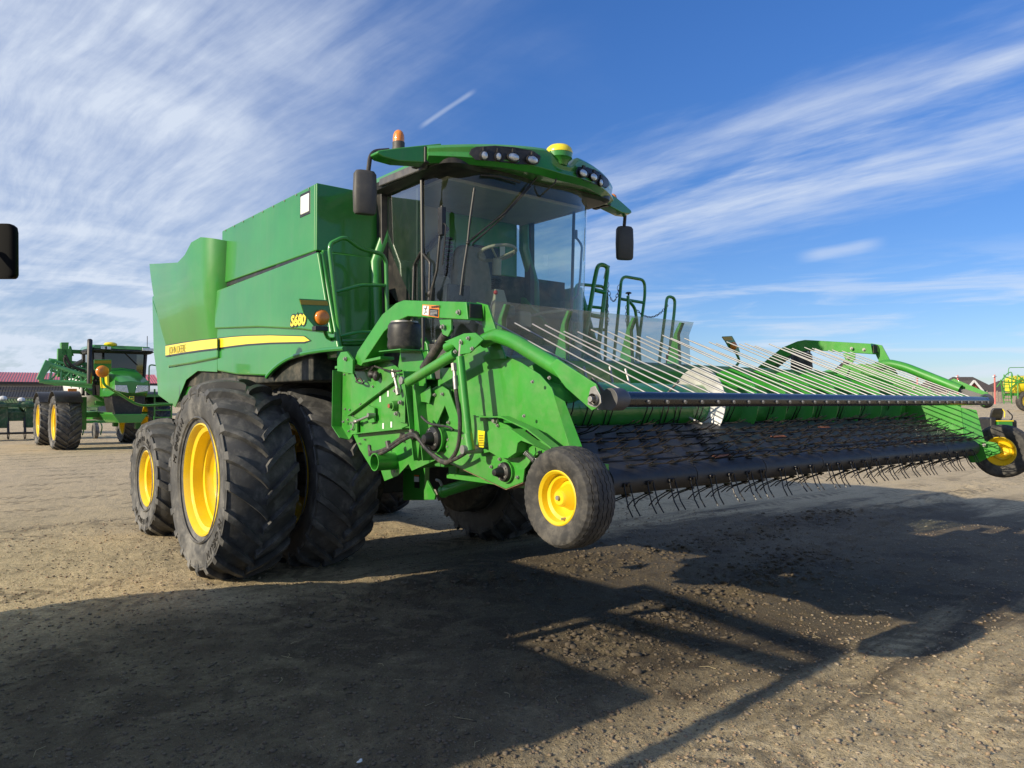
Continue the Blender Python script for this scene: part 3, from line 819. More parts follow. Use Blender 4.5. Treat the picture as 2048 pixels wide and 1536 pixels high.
# lettering on the side
mb = MB(); p0 = Q(338, 708.5, 'X', 2.930); p1 = Q(371, 703.5, 'X', 2.930); px_top = Q(338, 693, 'X', 2.93)
wtxt = (p1 - p0).length
vs, fs = text_mesh('JOHN DEERE', 1.0, 0); wid = max(v[0] for v in vs)
sz = (px_top - p0).length / .73
place_text(mb, 'JOHN DEERE', sz, (2.931, p0.y, p0.z), (p1 - p0), (0, 0, 1), .0015, sx=wtxt / (wid * sz), bold=-.004)
mb.build('lettering', M['decal_k'], comb, ang=10)
p0 = Q(581, 652, 'X', SX - .035); p1 = Q(610, 648.5, 'X', SX - .035); pt_ = Q(586, 634, 'X', SX - .035)
vs, fs = text_mesh('S680', 1.0, 0); wid = max(v[0] for v in vs); sz = (pt_ - p0).length / .72
for nm, mt, bo, dxo in (('lettering_outline', 'decal_k', .018, .0), ('lettering', 'decal_y', .006, -.003)):
    mb = MB(); place_text(mb, 'S680', sz, (SX - .033 + dxo, p0.y, p0.z), (p1 - p0), (0, 0, 1), .0015, sx=(p1 - p0).length / (wid * sz), bold=bo, shear=.18)
    mb.build(nm, M[mt], comb, ang=10)
# lower front panel behind the handrail (glossy door) and its frame
def QYl(y, px): return QY(y, px)
mb = MB(); mb.prism(QY(6.44, [(661, 504), (757, 514), (779, 690), (684, 692)]), 'Y', 6.44, 6.50); mb.build('front_door', M['green'], comb, bevel=.02, segs=3)
mb = MB(); mb.prism(QY(6.50, [(641, 500), (664, 503), (690, 697), (672, 697)]), 'Y', 6.46, 6.56); mb.build('front_corner_trim', M['green'], comb, bevel=.015)
mb = MB(); mb.box(BX0 + .05, BX1 - .05, 6.5, 6.62, 2.2, 3.15); mb.build('front_bulkhead', M['dark'], comb)
mb = MB(); mb.prism(QY(6.30, [(672, 692), (860, 690), (868, 716), (700, 722), (674, 716)]), 'Y', 6.30, 6.5); mb.build('front_sill', M['green'], comb, bevel=.01)
# handrail in front of that door
rl = MB(); Y0 = 6.05
outer = [Q(x, y, 'Y', Y0) for x, y in ((680, 672), (671, 600), (659, 500), (661, 487), (689, 473), (720, 497), (764, 508), (772, 522), (775, 640), (777, 668))]
rl.tube(rnd(outer, .06), .019, 12)
rl.tube(rnd([Q(x, y, 'Y', Y0) for x, y in ((671, 584), (722, 570), (773, 571))], .05), .016, 10)
rl.tube(rnd([Q(x, y, 'Y', Y0) for x, y in ((680, 672), (715, 664), (777, 664))], .05), .016, 10)
rl.tube([Q(777, 668, 'Y', Y0), Q(780, 690, 'Y', Y0)], .018, 10)
rl.tube([Q(680, 672, 'Y', Y0), Q(682, 693, 'Y', Y0 + .25)], .018, 10)
rl.build('handrail', M['green'], comb)
# amber hazard lamps with reflector boards, on bent tubes
def hazard(Y, board, lens, pipe, r_lens, back=.0):
    st = MB(); st.tube(rnd(pipe, .10, 8), .017, 10); stalk = st.build('lamp_stalk', M['green'], comb)
    mb = MB(); mb.prism(QY(Y, board), 'Y', Y, Y + .012); bd = mb.build('reflector_board', M['green'], stalk, bevel=.003)
    c = Q(lens[0], lens[1], 'Y', Y)
    mb = MB(); mb.lathe([(-.042, .001), (-.041, r_lens * .5), (-.034, r_lens * .85), (-.022, r_lens), (.0, r_lens)], c, 'Y', 28); mb.build('amber_lamp', M['glow'], stalk, ang=60)
    return bd, stalk
bd, st = hazard(6.02, [(598, 597), (655, 600), (663, 630), (655, 653), (642, 655), (628, 652), (608, 628)], (643, 635),
       [Q(648, 655, 'Y', 6.02), Q(653, 674, 'Y', 6.05), Q(668, 682, 'Y', 6.15), Q(730, 681, 'Y', 6.2)], .065)
mb = MB(); mb.prism(QY(6.012, [(600, 599.5), (654, 602), (657, 611), (602, 609)]), 'Y', 6.010, 6.014); mb.build('reflective_strip', mat('gold_reflector', (.42, .27, .03), .35, .3), st)
mb = MB(); p = Q(642, 655, 'Y', 6.0); mb.box(p.x - .06, p.x + .06, 5.98, 6.05, p.z - .03, p.z + .01); mb.build('lamp_bracket', M['black'], st, bevel=.005)
YR = 10.6
bd, st = hazard(YR, [(188, 719), (223, 719), (223, 742), (213, 752), (198, 752), (188, 738)], (204.5, 743),
       [Q(206, 752, 'Y', YR), Q(207, 769, 'Y', YR), Q(278, 812, 'Y', YR), Q(345, 809, 'Y', YR)], .075)
mb = MB(); mb.prism(QY(YR - .006, [(189, 721), (222, 721), (222, 727), (189, 727)]), 'Y', YR - .008, YR - .004); mb.build('reflective_strip', bpy.data.materials['gold_reflector'], st)
# mirrored pair on the far side: board seen through the rods
bdp = [Q(x, y, 'Y', 6.1) for x, y in ((1443, 673), (1462, 672), (1475, 695), (1478, 705), (1470, 706), (1455, 694))]
cc = sum(bdp, Vector()) / len(bdp)
mb = MB(); n = len(bdp)
mb.prism([(p.x, p.z) for p in bdp], 'Y', 6.08, 6.095)
bd = mb.build('reflector_board', M['green'], comb, bevel=.003)
mb = MB(); mb.prism(QY(6.07, [(1444, 674), (1462, 673), (1466, 680), (1449, 681)]), 'Y', 6.068, 6.078); mb.build('reflective_strip', bpy.data.materials['gold_reflector'], bd)
p = Q(1467, 692, 'Y', 6.05); mb = MB(); mb.ell(p, .05, .05, .055, 14, 8); mb.build('amber_lamp', M['glow'], bd)
mb = MB(); mb.tube(rnd([Q(1472, 705, 'Y', 6.1), Q(1480, 722, 'Y', 6.1), Q(1470, 735, 'Y', 6.1), Q(1400, 740, 'Y', 6.3)], .08), .018, 10); mb.build('lamp_stalk', M['green'], bd)
# ------------------------------------------------------------------ cab
def glass_plan(u):
    """plan curve of the cab glass, u in -1..1 across the curved windscreen"""
    a = abs(u)
    return Vector((CX + .93 * math.sin(u * math.pi / 2 * .92) / math.sin(math.pi / 2 * .92), 5.13 + .60 * a ** 2.3, 0))
def lean(p, z):
    k = .965 + .035 * (z - 2.3) / 1.4
    return Vector((CX + (p.x - CX) * k, 6.0 + (p.y - 6.0) * (.93 + .07 * (z - 2.3) / 1.4), z))
def on_curve(px, py, plan, off=0.0, lo=-1.0, hi=1.0):
    """point on the vertical surface over a plan curve seen at a photo pixel"""
    best = None
    for i in range(801):
        u = lo + (hi - lo) * i / 800; p = plan(u); q = Q(px, py, 'Y', p.y - off)
        e = abs(q.x - p.x)
        if best is None or e < best[0]: best = (e, u, q)
    return best[2], best[1]
zb, zt = 2.28, 3.76
mb = MB(); mb.grid(lambda u, v: lean(glass_plan(u * 2 - 1), zb + (zt - zb) * v), 40, 10)
mb.build('windscreen', M['glass'], comb, ang=80)
for s in (-1, 1):
    P0 = glass_plan(s); mb = MB()
    def sg(u, v):
        z0 = 2.28 + (.62 * u)                       # lower edge rises to the rear
        z = z0 + (zt - z0) * v
        k = .965 + .035 * (z - 2.3) / 1.4
        x0 = lean(P0, z)
        return Vector((x0.x - s * .02 * u, x0.y + (6.40 - x0.y) * u, z))
    mb.grid(sg, 8, 8); sgo = mb.build('side_window', M['sideglass'], comb, ang=80)
    # door edge, pillar and lower green body
    mb = MB(); mb.tube([lean(P0, z) + Vector((s * .006, 0, 0)) for z in (2.2, 2.7, 3.2, 3.78)], .016, 8); mb.build('window_seal', M['black'], sgo)
    mb = MB(); mb.beam((CX + s * .92, 6.42, 2.2), (CX + s * .935, 6.44, 3.76), .07, .10, (0, 1, 0)); mb.build('pillar', M['black'], comb, bevel=.01)
    mb = MB(); X0, X1 = CX + s * .90, CX + s * .85
    mb.prism([(5.62, 1.95), (5.70, 2.27), (6.46, 2.92), (6.50, 2.92), (6.50, 1.95)], 'X', min(X0, X1), max(X0, X1)); mb.build('cab_side', M['green'], comb, bevel=.015)
mb = MB()
mb.loft([[lean(glass_plan(-1 + 2 * i / 24), z) + Vector((0, .02, 0)) for i in range(25)] + [Vector((CX + .84, 6.5, z)), Vector((CX - .84, 6.5, z))] for z in (1.95, 2.10, 2.27)])
mb.build('cab_base', M['black'], comb, bevel=.01)
# inside of the cab
mb = MB(); mb.box(3.70, 3.73, 5.86, 6.38, 2.66, 3.70); mb.build('dark_filler_panel', M['black'], comb, bevel=.03)  # added black panel, stands in for the darkness behind the side glass
mb = MB(); mb.box(3.82, 4.95, 6.38, 6.44, 2.25, 2.95).box(3.82, 4.35, 6.38, 6.44, 2.9, 3.72).box(3.78, 5.42, 5.5, 6.44, 3.70, 3.74)
mb.box(3.8, 5.4, 5.6, 6.40, 2.27, 2.31)
mb.build('cab_lining', M['beige'], comb, bevel=.01)
st = MB(); c = Vector((4.57, 5.80, 3.20)); tilt = Matrix.Rotation(R_(-14), 3, 'X')
ring = [c + tilt @ Vector((math.cos(a) * .185, math.sin(a) * .185, 0)) for a in [2 * math.pi * i / 40 for i in range(41)]]
st.tube(ring, .016, 8, caps=False)
for a in (R_(90), R_(215), R_(325)): st.tube([c + tilt @ Vector((math.cos(a) * .18, math.sin(a) * .18, 0)), c + Vector((0, .0, -.06))], .011, 6)
sw = st.build('steering_wheel', M['beige'], comb)
mb = MB(); mb.cyl(c + Vector((0, .0, -.05)), c + Vector((.01, .02, -.22)), .045, 18)
mb.loft([[Vector((4.57 + x * k, 5.80 + y * k + dy_, z)) for x, y in ((-.07, -.08), (.07, -.08), (.08, .08), (-.08, .08))] for k, dy_, z in ((.8, .02, 2.84), (1.1, .02, 2.72), (1.15, .03, 2.62), (1.35, .06, 2.48), (1.7, .10, 2.20))])
mb.build('steering_column', M['beige'], comb, bevel=.012)
mb = MB()
mb.lathe([(-.24 + i * .0095, .052 if i % 2 else .040) for i in range(15)] , (4.575, 5.82, 3.06), 'Z', 20)
mb.build('column_boot', M['black'], comb)
mb = MB(); mb.ell((4.50, 5.73, 2.80), .022, .022, .022, 10, 6); mb.build('column_knob', M['red'], comb)
mb = MB()
mb.loft([[Vector((4.58 + x, 6.02 + y, z)) for x, y in ((-.24, -.22), (.24, -.22), (.26, .2), (-.26, .2))] for z in (2.58, 2.72)])
mb.build('seat', M['seat'], comb, bevel=.05, segs=4)
mb = MB()
for x0, x1 in ((-.24, .24),):
    mb.loft([[Vector((4.58 + a * k, 6.20 + b + l, z)) for a, b in ((x0, -.06), (x1, -.06), (x1, .06), (x0, .06))] for k, l, z in ((1, 0, 2.66), (1.05, .03, 2.95), (.9, .06, 3.2), (.55, .07, 3.34))])
mb.build('backrest', M['seat'], comb, bevel=.05, segs=4)
mb = MB(); mb.loft([[Vector((4.12 + a * k, 6.16 + b, z)) for a, b in ((-.15, -.06), (.15, -.06), (.15, .06), (-.15, .06))] for k, z in ((1, 2.45), (1.0, 2.85), (.8, 2.98))])
mb.build('trainer_seat', M['seat'], comb, bevel=.04, segs=3)
mb = MB(); mb.box(4.15, 4.30, 5.85, 6.2, 2.5, 2.62).box(4.86, 5.02, 5.80, 6.25, 2.5, 2.66)
mb.prism([(4.02, 2.62), (4.30, 2.62), (4.26, 2.86), (4.06, 2.86)], 'Y', 5.90, 5.98)
mb.build('console', M['beige'], comb, bevel=.02)
mb = MB(); mb.box(4.05, 4.30, 5.87, 5.90, 2.66, 2.86)
for i in range(14): mb.ell((4.06 + rg.random() * .2, 5.88, 2.55 + rg.random() * .3), .018, .018, .02, 8, 5)
mb.build('control_panel', M['black'], comb, bevel=.01)
mb = MB(); mb.tube(rnd([(4.95, 6.0, 2.58), (5.15, 5.8, 2.66), (5.42, 5.72, 2.70)], .05), .014, 8); mb.build('door_grab_bar', M['beige'], comb)
mb = MB(); mb.tube([(4.02, 6.33, 3.15), (4.35, 6.33, 3.5)], .03, 8)
for i in range(12): mb.lathe([(-.01, .04), (.01, .04)], (4.35, 6.3, 2.95 + i * .04), 'Z', 12)
mb.build('seat_hose', M['black'], comb)
# green box with a grille seen through the rear window
mb = MB(); mb.prism([(5.38, 6.515), (6.18, 7.2), (6.18, 7.38), (5.30, 6.62)], 'Z', 2.95, 3.74)
mb.build('tank_front_corner', M['green'], comb, bevel=.01)
mb = MB(); mb.box(4.78, 5.12, 6.462, 6.488, 2.98, 3.42); gr = mb.build('grille', M['black'], comb, bevel=.008)
mb = MB(); mb.box(5.14, 5.21, 6.47, 6.478, 3.33, 3.45); mb.build('warning_label', M['decal_w'], gr)
# wipers
def og(px, py, off=.03):
    q, u = on_curve(px, py, glass_plan, off); return q
mb = MB()
mb.tube([og(1076, 352, .05), og(1010, 425), og(936, 484)], .008, 6).tube([og(1062, 372, .05), og(1000, 440), og(945, 487)], .007, 6)
mb.tube(spline([og(949, 376), og(940, 440), og(935, 487), og(927, 540), og(921, 590)], 5), .010, 6)
mb.ell(og(936, 486), .018, .018, .02, 10, 6)
mb.tube([og(1040, 365, .04), og(990, 352, .04), og(960, 350, .05)], .010, 6)
mb.build('windscreen_wiper', M['black'], comb)
def oside(px, py): return Q(px, py, 'X', 3.66)
mb = MB()
mb.tube([oside(884, 412), oside(882, 450), oside(874, 540), oside(862, 585)], .012, 8).tube(rnd([oside(881, 442), oside(892, 450), oside(889, 490), oside(885, 530)], .02), .007, 6)
mb.box(oside(884, 430).x - .02, oside(884, 430).x + .02, oside(884, 430).y - .03, oside(884, 430).y + .03, oside(884, 470).z, oside(884, 415).z)
mb.beam(oside(866, 575), oside(862, 610), .03, .03).ell(oside(861, 587), .03, .03, .04, 10, 6)
mb.build('side_wiper', M['black'], comb)
mb = MB(); mb.tube(rnd([Q(826, 600, 'X', 3.68), Q(828, 530, 'X', 3.68), Q(842, 503, 'X', 3.68), Q(860, 525, 'X', 3.68), Q(858, 600, 'X', 3.68)], .02), .012, 8)
mb.build('grab_handle', M['black'], comb)
# roof: liner, green cap and the swept visor with lights
def roof_plan(u):
    a = abs(u)
    return Vector((CX + 1.12 * u, 4.93 + .42 * a ** 2, 0))
def ztop(u): return 3.985 + .035 * u - .045 * abs(u) ** 1.5 - (.10 * math.exp(-((u - .06) / .13) ** 4))
def zbot(u): return 3.765 - .02 * math.exp(-((u - .02) / .3) ** 2) + .015 * abs(u)
mb = MB(); secs = []
for i in range(61):
    u = -1 + 2 * i / 60; p = roof_plan(u); dn = Vector((u * .35, -1, 0)).normalized()
    a, b = ztop(u), zbot(u); dep = .34
    q = lambda off, z: (p.x - dn.x * off, p.y - dn.y * off, z)
    secs.append([q(.035, a), q(.0, a - .03), q(.012, (a + b) / 2), q(-.012, b + .03), q(.05, b - .015), q(dep, b + .02), q(dep + .15, a + .01)])
mb.loft(secs); visor = mb.build('roof_visor', M['green'], comb, bevel=.006, ang=28)
cleanup_normals(visor)
def on_visor(px, py, off=.0): return on_curve(px, py, roof_plan, off)
def recess(pxs, name):
    """dark housing let into the visor, outline given by centre line and half height"""
    mb = MB(); n = len(pxs); vs = []; K = 10
    cen = sum((on_visor(x, y)[0] for x, y in pxs), Vector()) / n
    for off, k in ((-.03, 1.0), (.016, .98), (.020, .95)):
        for x, y in pxs:
            q, u = on_visor(x, y, off); vs.append(cen + (q - cen) * k if k != 1 else q)
    fs = []
    for r_ in (0, 1):
        for i in range(n): fs.append((r_ * n + i, r_ * n + (i + 1) % n, (r_ + 1) * n + (i + 1) % n, (r_ + 1) * n + i))
    fs.append(tuple(range(2 * n, 3 * n)))
    mb.add(vs, fs); return mb.build(name, M['black'], visor)
rc1 = recess([(937, 308), (941, 298), (952, 293), (990, 291), (1030, 294), (1066, 301), (1082, 312), (1080, 322), (1066, 330), (1040, 329), (990, 323), (950, 320)], 'light_housing')
rc2 = recess([(1151, 342), (1157, 333), (1175, 334), (1200, 344), (1216, 358), (1220, 370), (1214, 376), (1198, 372), (1172, 362), (1154, 354)], 'light_housing')
def lamp(px, py, rw, rh):
    q, u = on_visor(px, py, .03); dn = Vector((u * .3, -1, -.12)).normalized()
    sx = Vector((0, 0, 1)).cross(dn).normalized(); uz = dn.cross(sx).normalized()
    def ringm(prof, name, mt, par):
        mb = MB(); vs = []; n = 24
        for a, k in prof:
            for j in range(n):
                t = 2 * math.pi * j / n; vs.append(q + dn * a + sx * (math.cos(t) * rw * k) + uz * (math.sin(t) * rh * k))
        mb.add(vs, [(i * n + j, i * n + (j + 1) % n, (i + 1) * n + (j + 1) % n, (i + 1) * n + j) for i in range(len(prof) - 1) for j in range(n)] + [tuple(range((len(prof) - 1) * n, len(prof) * n))])
        return mb.build(name, mt, par, ang=50)
    hb = ringm([(-.05, .8), (0, 1.12), (.012, 1.14), (.014, 1.0), (.0, .95)], 'work_light', M['black'], comb)
    ringm([(.000, 1.0), (.010, .93), (.016, .6), (.018, .1)], 'lens', M['lampglass'], hb)
    mb = MB(); mb.beam(q + uz * rh * 1.05, q + uz * (rh * 1.05 + .03), .03, .02, dn); mb.build('bracket', M['black'], hb)
for a in ((968.5, 311, .036, .038), (996.5, 313, .030, .034), (1027, 314, .056, .036), (1065, 319.5, .056, .036), (1166, 346, .054, .036), (1187, 354, .052, .036), (1201, 365, .030, .036)): lamp(*a)
# roof shell behind the visor
def rr_rect(x0, x1, y0, y1, z, r=.18, n=6):
    out = []
    for cx, cy, a0 in ((x1 - r, y1 - r, 0), (x0 + r, y1 - r, 90), (x0 + r, y0 + r, 180), (x1 - r, y0 + r, 270)):
        for i in range(n + 1):
            a = R_(a0 + 90 * i / n); out.append(Vector((cx + r * math.cos(a), cy + r * math.sin(a), z)))
    return out
mb = MB(); mb.loft([rr_rect(3.64, 5.56, 5.22, 6.52, 3.73), rr_rect(3.58, 5.62, 5.2, 6.60, 3.76), rr_rect(3.56, 5.64, 5.2, 6.62, 3.82)]); mb.build('roof_liner', M['black'], comb, ang=30)
mb = MB(); mb.loft([rr_rect(3.57, 5.63, 5.22, 6.61, 3.82), rr_rect(3.60, 5.60, 5.26, 6.58, 3.885), rr_rect(3.72, 5.48, 5.4, 6.45, 3.915)]); mb.build('cab_roof', M['green'], comb, ang=30)
mb = MB(); mb.prism([(5.50, 3.75), (5.44, 3.83), (6.28, 3.84), (6.30, 3.77)], 'X', 3.545, 3.575); mb.build('roof_intake', M['grey'], comb, bevel=.012)
for s in (-1, 1):
    # side wings carrying beacon and mirror
    pts = [Q(x, y, 'Y', 5.42) for x, y in ((877, 289), (877, 325), (850, 327), (800, 322), (770, 312), (759, 303), (762, 298), (800, 294))]
    X = lambda x: x if s < 0 else 2 * CX - x
    mb = MB(); n = len(pts)
    vs = [(X(p.x), 5.40 + (3.45 - p.x) * .16, p.z) for p in pts] + [(X(p.x - .02), 5.53 + (3.45 - p.x) * .12, p.z - .01) for p in pts]
    mb.add(vs, [tuple(range(n)), tuple(range(2 * n - 1, n - 1, -1))] + [(i, n + i, n + (i + 1) % n, (i + 1) % n) for i in range(n)])
    wg = mb.build('roof_wing', M['green'], comb, bevel=.012, segs=3); cleanup_normals(wg)
    mb = MB(); mb.box(min(X(3.47), X(3.53)), max(X(3.47), X(3.53)), 5.38, 5.6, 3.76, 3.90); mb.build('wing_hinge', M['black'], wg, bevel=.01)
    # beacon
    mb = MB(); bx = X(3.30); by = 5.52; bz = 0 if s < 0 else -.085; mb.lathe([(0, .05), (.05, .052), (.055, .047)], (bx, by, 3.875 + bz), 'Z', 24); mb.cyl((bx, by, 3.86 + bz), (bx, by, 3.88 + bz), .055, 20)
    bc = mb.build('beacon', M['mirror'], comb)
    mb = MB(); mb.lathe([(0, .0475), (.03, .049), (.06, .046), (.085, .036), (.10, .020), (.106, .001)], (bx, by, 3.928 + bz), 'Z', 24); mb.build('amber_dome', M['glow'], bc, ang=60)
    # mirror on a bent arm
    mc = Vector((X(3.03), 5.60, 3.475))
    mb = MB(); mb.tube(rnd([(X(3.20), 5.50, 3.835), (X(3.06), 5.56, 3.81), (X(3.05), 5.59, 3.62)], .09, 8), .019, 10)
    arm = mb.build('mirror_arm', M['black'], comb)
    mb = MB(); yaw_ = R_(-16 if s < 0 else -30)
    def sec(z, kx, ky): 
        out = []
        for i in range(24):
            t = 2 * math.pi * i / 24; cxx = abs(math.cos(t)) ** .55 * math.copysign(1, math.cos(t)) * .098 * kx; cyy = abs(math.sin(t)) ** .7 * math.copysign(1, math.sin(t)) * .045 * ky
            out.append(Vector((mc.x + cxx * math.cos(yaw_) - cyy * math.sin(yaw_), mc.y + cxx * math.sin(yaw_) + cyy * math.cos(yaw_), mc.z + z)))
        return out
    mb.loft([sec(-.185, .55, .4), sec(-.180, .82, .8), sec(-.160, .95, 1), sec(0, 1, 1.1), sec(.150, .95, 1), sec(.175, .78, .8), sec(.183, .5, .4)])
    mr = mb.build('side_mirror', M['mirror'], arm, ang=40)
# satellite receiver dome
q, u = on_visor(1119, 320, .0)
gx, gy = CX + .03, 4.98
mb = MB(); mb.loft([[Vector((gx + math.cos(t) * a * (1.0), gy + math.sin(t) * b, z)) for t in [2 * math.pi * i / 28 for i in range(28)]] for a, b, z in ((.075, .07, 3.86), (.085, .085, 3.90), (.118, .115, 3.925), (.122, .12, 3.965), (.115, .115, 3.972))])
gb = mb.build('receiver', M['green'], comb, ang=40)
mb = MB(); mb.lathe([(0, .121), (.015, .123), (.045, .112), (.068, .088), (.080, .05), (.083, .001)], (gx, gy, 3.968), 'Z', 32); mb.build('receiver_dome', M['decal_y'], gb, ang=50)
mb = MB(); mb.tube([(gx - .02, gy - .03, 3.87), (gx - .05, gy - .0, 3.7), (gx - .1, gy + .15, 3.6)], .008, 6); mb.build('cable', M['hose'], gb)
# boarding platform, rails and chains on the far side of the cab
def railpart(px, Y, r=.019, name='guard_rail', rad=.10, par=comb, mt='green'):
    mb = MB()
    for line, y in px: mb.tube(rnd([Q(a, b, 'Y', y) for a, b in line], rad, 6), r, 10)
    return mb.build(name, M[mt], par)
rA = railpart([(((1143, 720), (1150, 590), (1153, 568), (1207, 573), (1214, 590), (1210, 725)), 6.35), (((1151, 610), (1213, 617)), 6.35), (((1148, 655), (1212, 660)), 6.35)], 6.35)
rB = railpart([(((1163, 720), (1188, 566), (1196, 528), (1216, 532), (1212, 565), (1194, 722)), 5.75), (((1190, 580), (1210, 585)), 5.75), (((1181, 630), (1202, 634)), 5.75), (((1170, 680), (1198, 684)), 5.75), (((1216, 532), (1211, 557)), 6.0)], 5.75, .024)
rC = railpart([(((1227, 725), (1240, 590), (1243, 552), (1289, 560), (1290, 590), (1271, 730)), 6.2), (((1242, 598), (1285, 605)), 6.2), (((1256, 725), (1256, 592)), 6.1), (((1258, 602), (1270, 616), (1276, 660), (1280, 722)), 6.1)], 6.2)
mb = MB(); p = Q(1257, 586, 'Y', 6.1); mb.lathe([(-.03, .012), (-.01, .012), (-.008, .035), (.004, .036), (.012, .02), (.013, .001)], p, 'Z', 16); mb.build('rail_knob', M['black'], rC)
rD = railpart([(((1318, 728), (1330, 630), (1334, 592), (1350, 596), (1349, 620), (1336, 730)), 6.2)], 6.2, .02)
mb = MB(); mb.tube(rnd([Q(1152, 475, 'Y', 6.2), Q(1164, 490, 'Y', 6.2), Q(1160, 560, 'Y', 6.2), Q(1155, 592, 'Y', 6.2), Q(1140, 603, 'Y', 6.2)], .05), .014, 8)
mb.beam(Q(1152, 460, 'Y', 6.2), Q(1152, 478, 'Y', 6.2), .025, .03); mb.box(Q(1140, 630, 'Y', 6.2).x, Q(1150, 630, 'Y', 6.2).x, 6.15, 6.25, Q(1140, 645, 'Y', 6.2).z, Q(1140, 623, 'Y', 6.2).z)
mb.build('door_handle', M['black'], comb, bevel=.003)
def chain(a, b, sag, par, n=15, ls=1.0):
    mb = MB(); pts = []
    for i in range(n + 1):
        t = i / n; p = a.lerp(b, t); p = Vector((p.x, p.y, p.z - sag * 4 * t * (1 - t))); pts.append(p)
    for i in range(n):
        p, q_ = pts[i], pts[i + 1]; d = (q_ - p); L = d.length * .66 * ls; d.normalize(); c = (p + q_) / 2
        sd_ = d.orthogonal().normalized() if i % 2 else d.cross(d.orthogonal()).normalized()
        lp = [c + d * (math.cos(t) * L) + sd_ * (math.sin(t) * L * .5) for t in [2 * math.pi * k / 10 for k in range(11)]]
        mb.tube(lp, .0035, 5, caps=False)
    return mb.build('safety_chain', M['decal_k'], par)
chain(Q(1213, 563, 'Y', 6.2), Q(1239, 571, 'Y', 6.2), .21, rC, 13)
chain(Q(1260, 603, 'Y', 6.2), Q(1335, 610, 'Y', 6.2), .17, rC, 22)
chain(Q(1213, 566, 'Y', 6.1), Q(1216, 650, 'Y', 6.1), .0, rB, 12)
chain(Q(1253, 612, 'Y', 6.15), Q(1253, 650, 'Y', 6.15), .0, rC, 6)
chain(Q(1062, 552, 'Y', 6.55), Q(1122, 607, 'Y', 6.45), .03, rA, 16)
chain(Q(1146, 640, 'Y', 6.3), Q(1128, 668, 'Y', 6.3), .02, rA, 6)
mb = MB(); mb.box(5.6, 7.2, 5.85, 6.6, 2.06, 2.12).box(5.62, 5.68, 5.9, 6.5, 2.12, 2.3)
mb.build('platform', M['frame'], comb, bevel=.01)
p = Q(1340, 720, 'Y', 5.9)
mb = MB(); mb.lathe([(-.12, .001), (-.12, .05), (.06, .05), (.09, .02), (.12, .02)], p, 'Z', 16); mb.beam(p + Vector((0, 0, .1)), p + Vector((.07, 0, .13)), .02, .03); mb.build('fire_extinguisher', M['red'], comb)
# ------------------------------------------------------------------ pickup header
head = thing('pickup_header', 'raised green pickup header with black tined belts, auger and a fan of thin steel rods', 'header', (5.6, 4.0, 1.2))
HL, HR = 3.0, 8.20                         # end sheets
_bolt = MB(); _bolt.cyl((0, 0, 0), (-.006, 0, 0), .0115, 16); _bolt.cyl((-.006, 0, 0), (-.015, 0, 0), .0075, 6)
bolt0 = None
def bolts(px, X, par=None, k=1.0, facing=-1):
    global bolt0
    for x, y in px:
        p = Q(x, y, 'X', X)
        if bolt0 is None:
            bolt0 = _bolt.build('bolt', M['steel'], par or head, loc=p); bolt0.scale = (k, k, k)
        else: copy_of(bolt0, par or head, p, scale=(k, k, k), kids=False)
def plate(px, X, th, name, mt='frame', bev=.002, par=None, hole=None, **kw):
    """steel sheet traced in the plane X, outer face at X, thickness th inwards (+X on the left end)"""
    mb = MB()
    if hole is None: mb.prism(QX(X, px), 'X', X, X + th)
    else:
        import bmesh
        P = QX(X, px); H = QX(X, hole)
        from mathutils.geometry import tessellate_polygon
        allp = P + H
        tri = tessellate_polygon([[Vector((p[0], p[1], 0)) for p in P], [Vector((p[0], p[1], 0)) for p in H]])
        n = len(allp)
        vs = [(X, a, b) for a, b in allp] + [(X + th, a, b) for a, b in allp]
        fs = [tuple(t) for t in tri] + [tuple(i + n for i in t[::-1]) for t in tri]
        for base, m in ((0, len(P)), (len(P), len(H))):
            for i in range(m): a, b = base + i, base + (i + 1) % m; fs.append((a, b, b + n, a + n))
        mb.add(vs, fs)
    o = mb.build(name, M[mt], par or head, bevel=bev, **kw)
    if hole is not None: cleanup_normals(o)
    return o
def C4(*p): return [(640 + a / 3.339, 580 + b / 3.339) for a, b in p]      # crops the tracing was made from
def C5(*p): return [(900 + a / 2.954, 600 + b / 2.954) for a, b in p]
def C6(*p): return [(1100 + a / 3.413, 600 + b / 3.413) for a, b in p]
def C7(*p): return [(1500 + a / 3.414, 600 + b / 3.414) for a, b in p]
def Ct(*p): return [(680 + a / 5.121, 680 + b / 5.121) for a, b in p]
# left end sheets
plate(C5((150, 200), (190, 230), (250, 345), (330, 330), (420, 370), (530, 440), (600, 520), (640, 640), (705, 868), (600, 870), (380, 705), (180, 690), (60, 700), (20, 760), (-60, 740), (-60, 330)), HL, .008, 'end_sheet')
mb = MB(); P0 = QX(HL, C5((612, 560), (640, 600), (742, 868), (706, 866)))
mb.add([(HL, *P0[0]), (HL + .05, P0[1][0] - .0, P0[1][1]), (HL + .05, *P0[2]), (HL, *P0[3])], [(0, 1, 2, 3)]); mb.build('end_sheet_flange', M['frame'], head, solid=.006)
plate(Ct((20, 290), (470, 190), (640, 320), (680, 660), (690, 880), (600, 915), (130, 965), (90, 1025), (10, 880)), 2.955, .008, 'drive_sheet')
mb = MB(); P0 = QX(2.955, Ct((22, 300), (12, 880), (92, 1022)))
mb.add([(2.955, *P0[0]), (2.87, P0[0][0], P0[0][1] - .01), (2.87, *P0[1]), (2.955, *P0[1]), (2.955, *P0[2]), (2.87, P0[2][0], P0[2][1] + .02)], [(0, 1, 2, 3), (3, 2, 5, 4)]); mb.build('drive_sheet_flange', M['frame'], head, solid=.006)
